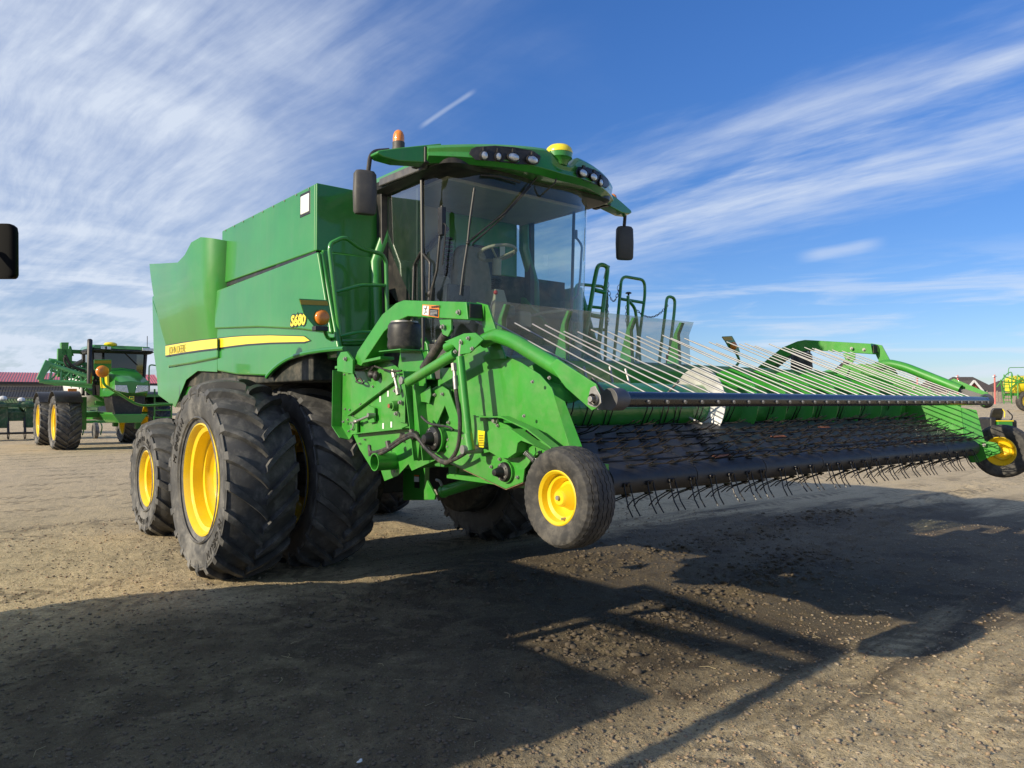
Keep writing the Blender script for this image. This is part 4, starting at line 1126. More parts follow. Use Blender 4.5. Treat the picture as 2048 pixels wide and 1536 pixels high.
mb = MB(); a, b = QX(2.9, Ct((15, 285)))[0], QX(2.9, Ct((485, 185)))[0]; mb.beam((2.90, *a), (2.90, *b), .12, .022); mb.build('top_flange', M['frame'], head, bevel=.003)
plate(Ct((130, 965), (600, 915), (690, 885), (1060, 900), (1290, 1180), (1240, 1260), (990, 1225), (735, 1340), (700, 1270), (590, 1390), (455, 1445), (420, 1340), (330, 1330), (200, 1120)), 2.965, .008, 'lower_sheet')
mb = MB(); a, b = QX(2.92, Ct((130, 962)))[0], QX(2.92, Ct((660, 905)))[0]; mb.beam((2.93, *a), (2.93, *b), .06, .008); mb.build('sheet_rib', M['frame'], head)
mb = MB(); a, b = QX(2.94, Ct((95, 775)))[0], QX(2.94, Ct((565, 425)))[0]; mb.beam((2.94, *a), (2.94, *b), .04, .008); mb.build('sheet_rib', M['frame'], head)
for pa_, pb_, x0_ in ((Ct((645, 320))[0], Ct((752, 1235))[0], 2.835), (Ct((760, 470))[0], Ct((845, 1235))[0], 2.86)):
    A, B = Q(*pa_, 'X', x0_), Q(*pb_, 'X', x0_); mb = MB()
    mb.add([(x0_, A.y, A.z), (2.955, A.y, A.z), (2.955, B.y, B.z), (x0_, B.y, B.z)], [(0, 1, 2, 3)]); mb.build('upright_channel', M['frame'], head, solid=.008)
plate(Ct((740, 445), (765, 450), (815, 1050), (795, 1240), (770, 1050)), 2.87, .02, 'upright_edge')
plate(Ct((885, 650), (930, 560), (905, 525), (985, 470), (1040, 470), (1110, 515), (1215, 800), (1290, 900), (1330, 1180), (1200, 1250), (1000, 1200), (880, 1180)), 2.935, .010, 'pivot_plate', hole=Ct((1073, 670), (1115, 790), (1105, 880), (985, 870)))
plate(Ct((815, 630), (815, 560), (920, 470), (930, 560), (910, 655), (885, 640)), 2.90, .008, 'gusset_plate')
mb = MB(); p = Q(*Ct((350, 1250))[0], 'X', 2.80)
mb.lathe([(0, .066), (.9, .066)], p, 'X', 28); mb.lathe([(0, .066), (0, .058), (.5, .058), (.5, .0)], p, 'X', 28); mb.build('cross_tube', M['frame'], head)
# lower arm with its bottom flange and guard
plate(C5((60, 690), (130, 680), (180, 680), (340, 740), (420, 800), (590, 850), (600, 880), (500, 925), (440, 1000), (430, 1080), (330, 1120), (0, 965), (-30, 860)), 2.92, .010, 'lower_arm')
mb = MB(); A = QX(2.92, C5((0, 965), (330, 1118), (430, 1078)))
mb.add([(2.92, *A[0]), (2.92, *A[1]), (2.92, *A[2]), (2.99, *A[2]), (2.99, *A[1]), (2.99, *A[0])], [(0, 1, 4, 5), (1, 2, 3, 4)]); mb.build('arm_flange', M['wood'], head, solid=.006)
mb = MB(); A = QX(2.86, C5((130, 690), (300, 690), (460, 765), (600, 875)))
for i in range(3): mb.beam((2.89, *A[i]), (2.89, *A[i + 1]), .07, .008)
mb.build('arm_top_flange', M['frame'], head)
plate(C5((220, 780), (235, 762), (360, 762), (500, 860), (590, 895), (420, 830), (400, 845), (390, 900), (340, 935), (290, 930), (230, 895)), 2.84, .08, 'belt_guard', bev=.008)
plate(C5((135, 895), (205, 880), (240, 895), (200, 905), (140, 905)), 2.86, .05, 'guard_bracket')
plate(C5((445, 930), (500, 870), (505, 905), (460, 975)), 2.87, .01, 'spring_bracket')
sp = MB(); a, b = Q(*C5((445, 900))[0], 'X', 2.86), Q(*C5((500, 950))[0], 'X', 2.86); d = (b - a); u_ = d.orthogonal().normalized(); w_ = d.normalized().cross(u_)
sp.tube([a + d * (i / 60) + (u_ * math.cos(i * .9) + w_ * math.sin(i * .9)) * .014 for i in range(61)], .003, 5); sp.build('tension_spring', M['steel'], head)
plate(C5((165, 770), (205, 775), (198, 872), (165, 868)), 2.83, .004, 'warning_sticker', 'decal_y', 0)
mb = MB()
for i in range(7):
    A = QX(2.83, C5((171, 800 + i * 10), (199, 800 + i * 10)))
    mb.beam((2.829, *A[0]), (2.829, *A[1]), .001, .004)
mb.build('sticker_print', M['decal_k'], head)
# drive hubs: black bell in front of a pulley
def hub(px, X, r, name, dep, dk='black'):
    p = Q(*px, 'X', X); mb = MB()
    mb.lathe([(dep + .01, r * 1.02), (-.01, r * 1.02), (-.022, r * .94), (-.030, r * .55), (-.055, r * .50), (-.085, r * .34), (-.088, .001)], p, 'X', 32)
    h = mb.build(name, M[dk], head, ang=30)
    mb = MB(); mb.lathe([(dep + .06, r * 1.0), (dep + .06, r * 1.15), (dep + .035, r * 1.05), (dep + .01, r * 1.15), (dep, r * 1.15), (dep, r * .9)], p, 'X', 32); mb.build('pulley', M['frame'], h)
    for k in range(5):
        a = 2 * math.pi * k / 5; copy_of(bolt0, head, p + Vector((-.022, math.cos(a) * r * .75, math.sin(a) * r * .75)), scale=(.8,) * 3, kids=False)
    return h
bolts([(C4((160, 880))[0])], 2.92)
hub(Ct((965, 1010))[0], 2.89, .085, 'drive_hub', .0)
hub(C5((325, 1015))[0], 2.90, .058, 'roller_hub', .0)
# bolts scattered over the sheets
bolts(C4((170, 795), (200, 800), (273, 763), (223, 845), (188, 865), (232, 925), (193, 942), (165, 565), (355, 645)), 2.953, k=.8)
bolts(C4((298, 998), (265, 1025), (470, 1068), (560, 1012), (675, 930), (593, 722), (640, 940), (730, 870), (760, 912), (497, 1212)), 2.955, k=.8)
bolts(C4((820, 695), (768, 700), (860, 885), (862, 1000), (860, 1045), (933, 1010), (918, 1097), (963, 990), (1010, 1105)), 2.93, k=1.0)
bolts(C5((490, 483), (590, 460), (710, 462), (440, 685), (435, 797), (400, 1047), (245, 985), (295, 940), (283, 742), (530, 900), (83, 815)), 2.915, k=.9)
bolts(C5((273, 712),), 2.915, k=1.8)
bolts(Ct((575, 520), (625, 640), (585, 755)), 2.92, k=1.5)
plate(Ct((600, 300), (665, 330), (665, 850), (600, 840)), 2.935, .01, 'bearing_strip')
mb = MB(); p = Q(*Ct((560, 675))[0], 'X', 2.93); mb.lathe([(-.03, .022), (-.03, .035), (0, .04), (.02, .04)], p, 'X', 20); mb.cyl(p, p + Vector((-.05, 0, 0)), .018, 6); mb.build('shaft_end', M['frame'], head)
mb = MB(); mb.cyl(p + Vector((-.052, 0, 0)), p + Vector((-.04, 0, 0)), .017, 6); mb.build('hex_shaft', M['rust'], head)
for q_, nm in (((155, 870), 'latch_plate'), ((330, 760), 'latch_plate')):
    p = Q(*Ct(q_)[0], 'X', 2.94); mb = MB(); mb.prism([(p.y + a, p.z + b) for a, b in ((-.06, -.06), (.03, -.07), (.07, .0), (.04, .07), (-.06, .05))], 'X', 2.925, 2.94); mb.build(nm, M['frame'], head, bevel=.002)
mb = MB(); a, b = Q(*Ct((160, 835))[0], 'X', 2.90), Q(*Ct((320, 768))[0], 'X', 2.90); mb.cyl(a, b, .010, 10); mb.cyl(b + Vector((-.03, 0, 0)), b + Vector((.03, 0, 0)), .016, 10); mb.ell(a, .018, .03, .018, 10, 6)
lt = mb.build('latch_rod', M['steel'], head)
mb = MB(); a = Q(*Ct((118, 880))[0], 'X', 2.91); mb.tube([a + Vector((0, .03 * math.cos(t), .03 * math.sin(t))) for t in [R_(20 + i * 28) for i in range(11)]], .006, 6); mb.build('latch_hook', M['steel'], head)
mb = MB()
for a_ in ((410, 605), (490, 550), (440, 880), (523, 866)):
    p = Q(*Ct(a_)[0], 'X', 2.95); mb = MB(); mb.box(2.951, 2.954, p.y - .012, p.y + .012, p.z - .022, p.z + .022); mb.build('white_sticker', M['decal_w'], head)
mb = MB(); P0 = [Q(*Ct(c)[0], 'X', 2.92) for c in ((130, 300), (200, 310), (290, 290), (350, 265), (300, 340), (340, 375))]; mb.tube(spline(P0, 5), .011, 8)
P0 = [Q(*Ct(c)[0], 'X', 2.90) for c in ((130, 300), (160, 380), (180, 430), (235, 445), (210, 400), (185, 400), (165, 430))]; mb.tube(spline(P0, 5), .008, 6)
P0 = [Q(*Ct(c)[0], 'X', 2.88) for c in ((355, 268), (450, 300), (540, 320), (630, 315))]; mb.tube(spline(P0, 5), .007, 6)
mb.ell(Q(*Ct((325, 355))[0], 'X', 2.90), .03, .035, .03, 10, 6); mb.ell(Q(*Ct((370, 370))[0], 'X', 2.92), .03, .03, .04, 10, 6)
mb.build('wiring_harness', M['hose'], head)
mb = MB(); a, b = Q(*Ct((545, 310))[0], 'X', 2.90), Q(*Ct((600, 560))[0], 'X', 2.90); mb.cyl(a, b, .012, 10); mb.cyl(a, a.lerp(b, .3), .020, 8); mb.cyl(b, a.lerp(b, .75), .018, 6); mb.build('hydraulic_fitting', M['steel'], head)
# hoses
def hose(px, X0, X1, r, name='hydraulic_hose'):
    n = len(px); P_ = [Q(x, y, 'X', X0 + (X1 - X0) * i / (n - 1)) for i, (x, y) in enumerate(px)]
    mb = MB(); mb.tube(spline(P_, 7), r, 8); return mb.build(name, M['hose'], head)
hose(C4((335, 1110), (330, 1040), (345, 1085), (440, 1060), (550, 985), (630, 965), (700, 1050), (800, 1140), (860, 1145), (920, 1050), (935, 880), (915, 720), (905, 640)), 2.84, 2.80, .014)
hose(C4((345, 1108), (440, 1078), (560, 1000), (640, 978), (720, 1070), (830, 1145), (900, 1130), (970, 1090)), 2.83, 2.81, .013)
hose(C4((678, 845), (730, 890), (800, 905), (860, 915), (890, 935)), 2.85, 2.84, .009)
mb = MB(); a, b = Q(*C4((893, 490))[0], 'X', 2.81), Q(*C4((908, 665))[0], 'X', 2.80); mb.cyl(a, b, .012, 10); mb.cyl(a, a.lerp(b, .28), .019, 6); mb.cyl(a.lerp(b, .5), b, .016, 12); mb.build('hydraulic_fitting', M['steel'], head)
mb = MB(); mb.tube([Q(*c, 'X', 2.83) for c in C4((555, 960), (545, 1000))], .022, 8); mb.tube([Q(*c, 'X', 2.83) for c in C4((452, 1010), (462, 1060))], .020, 8); mb.tube([Q(*c, 'X', 2.84) for c in C4((610, 940), (630, 985), (645, 955))], .022, 8); mb.build('hose_clamp', M['hose'], head)
# hydraulic cylinders and link tubes at the left end
def rod_part(name, px0, px1, X, r, mt='frame', ends=None, par=None, n=20):
    a, b = Q(*px0, 'X', X), Q(*px1, 'X', X); mb = MB(); mb.cyl(a, b, r, n); return mb.build(name, M[mt], par or head, bevel=.003)
rod_part('lift_cylinder', C4((935, 445))[0], C4((1000, 1065))[0], 2.78, .026)
rod_part('cylinder_cap', C4((985, 960))[0], C4((1003, 1075))[0], 2.78, .031)
rod_part('cylinder_rod', C4((945, 330))[0], C4((935, 450))[0], 2.78, .014, 'steel')
mb = MB(); p = Q(*C4((1005, 1065))[0], 'X', 2.78); mb.cyl(p + Vector((-.05, .02, 0)), p + Vector((.15, 0, 0)), .028, 16); mb.build('pivot_pin', M['steel'], head)
rod_part('link_tube', C4((590, 615))[0], C4((905, 425))[0], 2.80, .034)
rod_part('link_tube_end', C4((845, 385))[0], C4((925, 345))[0], 2.80, .030)
mb = MB(); p = Q(*C4((575, 605))[0], 'X', 2.80); mb.cyl(p + Vector((-.04, 0, 0)), p + Vector((.06, 0, 0)), .02, 12); mb.cyl(p + Vector((-.045, 0, 0)), p + Vector((-.03, 0, 0)), .03, 6); mb.build('link_pin', M['steel'], head)
plate(C4((830, 345), (960, 290), (1035, 285), (1090, 330), (1000, 420), (935, 430), (890, 370)), 2.77, .012, 'pivot_bracket')
plate(C4((870, 430), (1000, 350), (1075, 340), (1060, 370), (960, 430), (880, 470)), 2.86, .012, 'pivot_bracket')
bolts(C4((993, 322), (1020, 392), (908, 412), (945, 350)), 2.765, k=1.1)
# shock absorber, air bag and lift arm, one set at each end
def arm_set(X, sgn, label=None):
    """sgn -1: this end's outer face looks to -X"""
    X_ = lambda dx: X + dx * (1 if sgn < 0 else -1)
    P_ = [(5.42, 2.06), (5.36, 2.145), (4.98, 2.40), (4.78, 2.465), (4.68, 2.475), (3.92, 2.385), (3.90, 2.27), (4.62, 2.355), (4.80, 2.33), (4.95, 2.27), (5.30, 2.03)]
    mb = MB(); a, b = sorted((X_(-.06), X_(.06)))
    mb.prism(P_, 'X', a, b); ar = mb.build('lift_arm', M['frame'], head, bevel=.006)
    mb = MB(); mb.prism([(3.9, 2.285), (3.9, 2.372), (3.893, 2.372), (3.893, 2.285)], 'X', a + .012, b - .012); mb.build('arm_opening', M['dark'], ar)
    mb = MB(); mb.prism([(3.86, 2.37), (3.98, 2.40), (3.82, 2.02), (3.68, 2.02)], 'X', *sorted((X_(.065), X_(.078)))); mb.build('arm_strut', M['frame'], head, bevel=.002)
    mb = MB(); mb.prism([(4.24, 2.30), (4.10, 2.29), (4.10, 2.22), (4.14, 2.18), (4.20, 2.20)], 'X', *sorted((X_(-.05), X_(-.035)))); mb.build('shock_bracket', M['frame'], head, bevel=.002)
    mb = MB(); mb.cyl((X_(-.02), 4.20, 2.20), (X_(-.02), 4.47, 1.98), .034, 18); mb.cyl((X_(-.02), 4.14, 2.25), (X_(-.02), 4.25, 2.16), .026, 18)
    mb.build('shock_absorber', M['hose'], head, bevel=.004)
    mb = MB(); prof = [(-.105, .001), (-.105, .09), (-.10, .112), (-.07, .124), (-.02, .118), (.0, .124), (.05, .118), (.075, .120), (.095, .108), (.10, .09), (.10, .001)]
    mb.lathe(prof, (X_(.0), 4.76, 2.225), 'Z', 36); ab = mb.build('air_spring', M['hose'], head, ang=60)
    mb = MB(); mb.lathe([(.0, .10), (.012, .10), (.012, .001)], (X_(0), 4.76, 2.322), 'Z', 28)
    mb.cyl((X_(-.03), 4.72, 2.33), (X_(-.03), 4.72, 2.37), .010, 8); mb.cyl((X_(-.0), 4.66, 2.33), (X_(-.0), 4.66, 2.375), .010, 8); mb.build('spring_cap', M['steel'], ab)
    mb = MB(); mb.prism([(4.62, 2.12), (4.90, 2.12), (4.93, 2.02), (4.88, 1.92), (4.80, 1.88), (4.56, 1.80), (4.56, 2.0)], 'X', *sorted((X_(.05), X_(.062)))); mb.box(min(X_(-.13), X_(.1)), max(X_(-.13), X_(.1)), 4.6, 4.9, 2.115, 2.123)
    mb.build('spring_seat', M['frame'], head, bevel=.002)
    mb = MB(); mb.prism([(5.62, 2.00), (5.62, 2.10), (5.56, 2.15), (5.46, 2.15), (5.36, 2.08), (5.36, 1.97)], 'X', *sorted((X_(-.10), X_(-.08)))); mb.build('pivot_lug', M['frame'], head, bevel=.003)
    for yy, zz in ((3.99, 2.325), (5.46, 2.09), (4.17, 2.245)):
        copy_of(bolt0, head, (X_(-.062 if yy < 5 else -.102), yy, zz), scale=(1.5 if sgn < 0 else -1.5, 1.5, 1.5), kids=False)
    return ar
def mid_seat(X, pts): pass
arL = arm_set(2.90, -1); arR = arm_set(8.28, -1)
# warning sign on the left arm
P0 = QX(2.835, C4((683, 97), (795, 103), (792, 185), (680, 168)))
mb = MB(); mb.prism(P0, 'X', 2.836, 2.839); ws = mb.build('warning_label', M['decal_o'], arL)
mb = MB(); mb.prism(QX(2.834, C4((688, 104), (727, 106), (725, 170), (685, 164))), 'X', 2.833, 2.836); mb.build('label_field', M['decal_w'], ws)
mb = MB(); mb.prism(QX(2.834, C4((731, 124), (790, 129), (788, 179), (730, 170))), 'X', 2.833, 2.836); mb.build('label_field', M['decal_k'], ws)
mb = MB(); pp = Q(*C4((742, 119))[0], 'X', 2.832); place_text(mb, 'WARNING', .021, (2.832, pp.y, pp.z - .003), (0, -1, -.04), (0, 0, 1), .0005, bold=.0006)
for i in range(4):
    A = QX(2.832, C4((738, 136 + i * 9), (785, 139 + i * 9))) if i < 4 else None
    mb.beam((2.831, *A[0]), (2.831, *A[1]), .001, .0022)
mb.build('label_print', M['decal_k'], ws)
mb = MB()
for i in range(4):
    A = QX(2.832, C4((736, 138 + i * 9), (784 - (18 if i == 3 else 0), 141 + i * 9))); mb.beam((2.8305, *A[0]), (2.8305, *A[1]), .001, .0016)
mb.build('label_print', M['decal_w'], ws)
mb = MB(); A = [Q(*c, 'X', 2.832) for c in C4((712, 112), (704, 128), (708, 142), (697, 158))]; mb.tube(A, .003, 5); A = [Q(*c, 'X', 2.832) for c in C4((716, 124), (704, 128), (694, 120))]; mb.tube(A, .0025, 5); mb.ell(Q(*C4((714, 110))[0], 'X', 2.832), .002, .005, .005, 8, 5); A = [Q(*c, 'X', 2.832) for c in C4((708, 142), (716, 156))]; mb.tube(A, .0025, 5)
mb.build('label_pictogram', M['decal_k'], ws)
# windguard booms
WY, WZ, WR = 2.80, 1.765, .042
def boom(X, s):
    pts = [(X, 3.84, 2.135), (X, 3.72, 2.165), (X, 3.55, 2.12), (X, 3.02, 1.88)]
    mb = MB(); mb.tube(rnd(pts, .16, 8), .043, 20, caps=False); mb.lathe
    bo = mb.build('windguard_boom', M['frame'], head, solid=.005)
    e = s * -.05
    mb = MB(); mb.prism([(3.16, 1.955), (3.10, 1.99), (2.80, 1.845), (2.775, 1.80), (2.79, 1.72), (2.83, 1.705), (3.03, 1.83)], 'X', *sorted((X + e, X + e - s * .010))); bp = mb.build('boom_end_plate', M['frame'], bo, bevel=.004)
    mb = MB(); mb.prism([(WY + math.cos(R_(a)) * r, WZ + .005 + math.sin(R_(a)) * r) for a, r in ((90, .065), (60, .065), (30, .05), (-30, .065), (-60, .05), (-100, .05), (-150, .05), (160, .04))], 'X', *sorted((X + e - s * .0101, X + e - s * .016)))
    mb.lathe([(0, .03), (.022, .028), (.022, .016)], (X + e - s * .016 - (.022 if s > 0 else 0), WY, WZ), 'X', 24); mb.cyl((X + e, WY, WZ), (X + e - s * .055, WY, WZ), .016, 16)
    mb.build('bearing', M['steel'], bo, bevel=.002)
    return bo
boom(2.92, 1); boom(8.18, -1)
mb = MB(); mb.prism(QX(3.0, C5((815, 505), (850, 455), (950, 570), (955, 600), (940, 650), (880, 650), (870, 600))), 'X', 2.985, 2.995); mb.lathe([(-.03, .001), (-.03, .060), (.06, .060), (.09, .045)], (2.99, WY, WZ), 'X', 24); mb.build('guard_end_plate', M['grey'], head, bevel=.003)
mb = MB(); mb.prism([(3.12, 1.90), (2.98, 1.88), (2.76, 1.80), (2.74, 1.76), (2.80, 1.72), (2.9, 1.76)], 'X', 8.195, 8.205); mb.lathe([(-.05, .05), (0, .07)], (8.195, WY, WZ), 'X', 24); mb.build('guard_end_plate', M['grey'], head, bevel=.003)
mb = MB(); mb.cyl((2.99, WY, WZ), (8.20, WY, WZ), WR, 32); wt = mb.build('windguard_tube', M['blacktube'], head)
# rods: each clamped through the tube and sloping up to the rear
rod0 = None; rgr = random.Random(11)
_rod = MB(); Lr = 1.32; _rod.tube([(0, .045, .012), (0, .7, .27), (0, Lr, .525)], .0054, 8)
_rb = MB(); _rb.cyl((0, -.040, -.012), (0, -.054, -.016), .011, 6)
for i in range(33):
    x = 3.065 + i * .1575
    jx = rgr.uniform(-.006, .006); rt3 = (R_(rgr.uniform(-.9, .9)), 0, R_(rgr.uniform(-.5, .5))); scl = (1, 1 + rgr.uniform(-.03, .03), 1)
    if rod0 is None: rod0 = _rod.build('windguard_rod', M['rod'], head, loc=(x, WY, WZ)); rb0 = None
    else: copy_of(rod0, head, (x, WY, WZ), rot=rt3, scale=scl, kids=False)
    if i:
        if rb0 is None: rb0 = _rb.build('rod_bolt', M['steel'], wt, loc=(x, WY, WZ))
        else: copy_of(rb0, wt, (x, WY, WZ), kids=False)
# auger
AY, AZ = 3.72, 1.70
mb = MB(); mb.lathe([(3.04, .001), (3.04, .19), (8.14, .19), (8.14, .001)], (0, AY, AZ), 'X', 48); au = mb.build('auger_tube', M['auger_green'] if 'auger_green' in M else M['green'], head)
def flight(x0, x1, turns, ph, r0, r1, mt, name='auger_flight'):
    mb = MB(); n = int(abs(turns) * 48)
    def f(u, v):
        a = ph + 2 * math.pi * turns * u; r = r0 + (r1 - r0) * v
        return Vector((x0 + (x1 - x0) * u, AY + math.cos(a) * r, AZ + math.sin(a) * r))
    mb.grid(f, n, 2); return mb.build(name, M[mt], au, ang=60, solid=.007)
flight(3.06, 3.42, .9, R_(200), .18, .315, 'green')
flight(4.66, 5.07, -.92, R_(-40), .18, .325, 'auger_steel')
flight(5.07, 8.12, -7.4, R_(-40 - 330), .18, .325, 'green')
mb = MB()
for x, a in ((3.52, 78), (3.78, 72), (4.02, 76), (4.22, 70), (4.4, 140), (3.9, 170), (4.6, 200)):
    a = R_(a); mb.cyl((x, AY + math.cos(a) * .17, AZ + math.sin(a) * .17), (x, AY + math.cos(a) * .315, AZ + math.sin(a) * .315), .009, 8)
mb.build('auger_finger', M['steel'], au)
# trough, back sheet and beam: darker body green stands in for shade
mb = MB(); sec = [(4.28, 2.02), (4.30, 1.75), (4.24, 1.50), (4.05, 1.34), (3.72, 1.30), (3.46, 1.42), (3.42, 1.50)]
vs = [(x, *p) for x in (3.0, 8.2) for p in sec]; n = len(sec); mb.add(vs, [(i, i + 1, n + i + 1, n + i) for i in range(n - 1)]); mb.build('auger_trough', M['green'], head, solid=.01, ang=60)
mb = MB(); mb.box(3.0, 8.2, 4.28, 4.42, 1.98, 2.09).box(3.0, 8.2, 4.40, 4.52, 1.30, 1.42); mb.box(3.0, 8.2, 4.285, 4.30, 1.85, 1.99)
mb.build('back_beam', M['green'], head, bevel=.01)
mb = MB(); mb.prism([(4.32, 1.35), (4.45, 1.35), (5.6, 1.25), (5.6, 1.95), (4.40, 2.0)], 'X', 3.75, 5.45); mb.build('feeder_adapter', M['frame'], head, bevel=.01)
mb = MB(); mb.box(3.16, 8.18, 3.35, 4.6, 1.20, 1.235); mb.box(3.16, 8.18, 3.02, 3.4, 1.236, 1.26); mb.build('belly_sheet', M['frame'], head, bevel=.004)
mb = MB(); mb.box(3.02, 8.18, 3.45, 3.56, 1.545, 1.553); mb.build('transition_strip', M['grey'], head)
# clear shields with posts
posts = [3.44, 4.06, 4.80, 5.42]
def post_sec(X):
    mb = MB(); mb.prism([(4.30, 2.05), (4.42, 2.05), (4.32, 2.36), (4.26, 2.455), (4.235, 2.45), (4.285, 2.35), (4.27, 2.05)], 'X', X - .022, X + .022); return mb
for X in posts: post_sec(X).build('shield_post', M['green'], head, bevel=.003)
edges = [3.28] + [4.06, 4.80] + [5.56]
for a, b in zip(edges[:-1], edges[1:]):
    mb = MB(); x0, x1 = a + .006, b - .006
    prof = [(4.262, 2.07), (4.278, 2.35), (4.225, 2.462)]
    mb.add([(x, *p) for x in (x0, x1) for p in prof], [(0, 1, 4, 3), (1, 2, 5, 4)]); mb.build('clear_shield', M['poly'], head, solid=.005, bevel=0)
# right end sheets
mb = MB(); mb.prism(QX(HR, C7((250, 500), (365, 440), (430, 520), (520, 480), (620, 470), (640, 440), (860, 435), (930, 470), (1140, 575), (1440, 720), (1440, 745), (1480, 1040), (1470, 1075), (1070, 815), (640, 845), (200, 850), (0, 850), (0, 560))), 'X', HR, HR + .008); mb.build('end_sheet', M['frame'], head, bevel=.002)
A = QX(HR, C7((1440, 735), (1530, 752), (1585, 960), (1480, 1072)))
mb = MB(); mb.add([(HR, *A[0]), (HR + .06, *A[1]), (HR + .06, *A[2]), (HR, *A[3])], [(0, 1, 2, 3)]); mb.build('end_sheet_flange', M['frame'], head, solid=.006)
mb = MB(); mb.prism(QX(HR - .008, C7((640, 800), (915, 720), (1260, 738), (1440, 738), (1478, 1060), (1080, 812))), 'X', HR - .010, HR - .001); mb.build('front_end_sheet', M['frame'], head, bevel=.002)
mb = MB(); mb.prism(QX(HR - .02, C7((560, 700), (600, 500), (640, 440), (680, 470), (640, 560), (590, 720))), 'X', HR - .03, HR - .0); mb.build('sheet_rib', M['frame'], head, bevel=.004)
A = C7((1470, 1060), (1590, 960), (1680, 975), (1710, 1010), (1705, 1050), (1640, 1070), (1560, 1110), (1500, 1110))
mb = MB(); mb.prism(QX(HR + .03, A), 'X', HR + .03, HR + .042); mb.build('wheel_bracket', M['frame'], head, bevel=.003)
for c in ((405, 530), (480, 530), (467, 565), (475, 665), (920, 768), (520, 800), (600, 803), (755, 806), (1118, 600), (1440, 615), (695, 330), (1600, 990)):
    p = Q(*C7(c)[0], 'X', HR - .005); copy_of(bolt0, head, p, scale=(1.4,) * 3, kids=False)
mb = MB(); mb.ell(Q(*C7((685, 550))[0], 'X', HR), .004, .02, .012, 10, 6).ell(Q(*C7((690, 620))[0], 'X', HR), .004, .02, .012, 10, 6); mb.build('slot_hole', M['dark'], head)
# belts round the two rollers
BF, BRr = (2.925, 1.312), (3.50, 1.522); rb_ = .078
def belt_path(s):
    """point, tangent (towards the front over the top) and outward normal along the loop, s in 0..1"""
    d = Vector((BF[0] - BRr[0], BF[1] - BRr[1])); L = d.length; t = d / L; nrm = Vector((-t.y, t.x)) if t.x < 0 else Vector((t.y, -t.x))
    if nrm.y < 0: nrm = -nrm
    P = math.pi * rb_; tot = 2 * L + 2 * P; q = (s % 1.0) * tot
    F, B = Vector(BF), Vector(BRr)
    a0 = math.atan2(nrm.y, nrm.x)
    if q < L: return B + nrm * rb_ + t * q, t, nrm
    q -= L
    if q < P:
        a = a0 + q / rb_; n_ = Vector((math.cos(a), math.sin(a))); return F + n_ * rb_, Vector((-n_.y, n_.x)), n_
    q -= P
    if q < L: return F - nrm * rb_ - t * q, -t, -nrm
    q -= L; a = a0 + math.pi + q / rb_; n_ = Vector((math.cos(a), math.sin(a))); return B + n_ * rb_, Vector((-n_.y, n_.x)), n_
NB = 7; bw = (8.15 - 3.04) / NB; belt0 = None
for k in range(NB):
    if belt0 is None:
        mb = MB(); n = 90; vs = []
        for off in (0, -.008):
            for x in (.004, .06, bw / 2, bw - .06, bw - .004):
                for i in range(n):
                    p, t, nn = belt_path(i / n); sag = .004 * math.sin(i * .7) * (1 if off == 0 else 1)
                    p = p + nn * (off + sag * .3 + (.002 if x in (.004, bw - .004) else 0)); vs.append((x, p.x, p.y))
        fs = [(c * n + i, c * n + (i + 1) % n, (c + 1) * n + (i + 1) % n, (c + 1) * n + i) for c in range(4) for i in range(n)]
        fs += [(i, 5 * n + i, 5 * n + (i + 1) % n, (i + 1) % n) for i in range(n)] + [(4 * n + i, 4 * n + (i + 1) % n, 9 * n + (i + 1) % n, 9 * n + i) for i in range(n)]
        mb.add(vs, fs); belt0 = mb.build('pickup_belt', M['belt'], head, loc=(3.04, 0, 0), ang=60)
        ls = MB()
        for s_ in (.12, .31):
            p, t, nn = belt_path(s_); q_ = p + nn * .004; ls.tube([(x, q_.x + .006 * math.sin(x * 9), q_.y + .002 * math.sin(x * 17)) for x in [bw * i / 10 for i in range(11)]], .006, 6)
        lc = ls.build('belt_lacing', M['belt'], belt0, loc=(0, 0, 0)); lc.location = (0, 0, 0); OFF[lc.name] = OFF[belt0.name]
    else: copy_of(belt0, head, (3.04 + k * bw, 0, 0))
mb = MB(); mb.cyl((3.02, *BF), (8.17, *BF), rb_ - .012, 24); mb.build('front_roller', M['blacktube'], head)
mb = MB(); mb.cyl((3.02, *BRr), (8.17, *BRr), rb_ - .012, 24); mb.build('rear_roller', M['blacktube'], head)
# spring tine pairs
def tine_mb():
    mb = MB()
    mb.add([(-.026, -.012, .004), (.026, -.012, .004), (.030, .014, .004), (-.030, .014, .004), (-.024, -.010, .012), (.024, -.010, .012), (.028, .010, .012), (-.028, .010, .012)], [(0, 3, 2, 1), (4, 5, 6, 7), (0, 1, 5, 4), (1, 2, 6, 5), (2, 3, 7, 6), (3, 0, 4, 7)])
    for s in (-1, 1):
        mb.tube([(s * .024, -.004, .010), (s * .025, .02, .018), (s * .028, .108, .066), (s * .030, .148, .108)], .0040, 6)
    mb.cyl((0, 0, .008), (0, 0, .020), .009, 6)
    return mb
rows = 15; cols = 26; cand = []
for r in range(rows):
    s = (r + .3) / rows
    p, t, nn = belt_path(s)
    for c in range(cols):
        x = 3.14 + (c + (.5 if r % 2 else 0)) * (5.0 / cols)
        if x > 8.1: continue
        if rgr.random() < .04: continue
        bk = (x - 3.04) % bw
        if bk < .03 or bk > bw - .03: x += .04 if bk < .03 else -.04
        ang = math.atan2(t.y, t.x)
        P3 = Vector((x, p.x, p.y)); dist = (P3 - Vector((0, 0, EYE))).length
        vis = nn.y > -.2 or nn.x < -.3
        cand.append((dist + (0 if nn.x < -.25 or nn.y > .1 else 6), P3, ang, rgr.uniform(-6, 6), rgr.uniform(-7, 7)))
cand.sort(key=lambda k: k[0])
t0 = None
TM = tine_mb(); rest = MB()
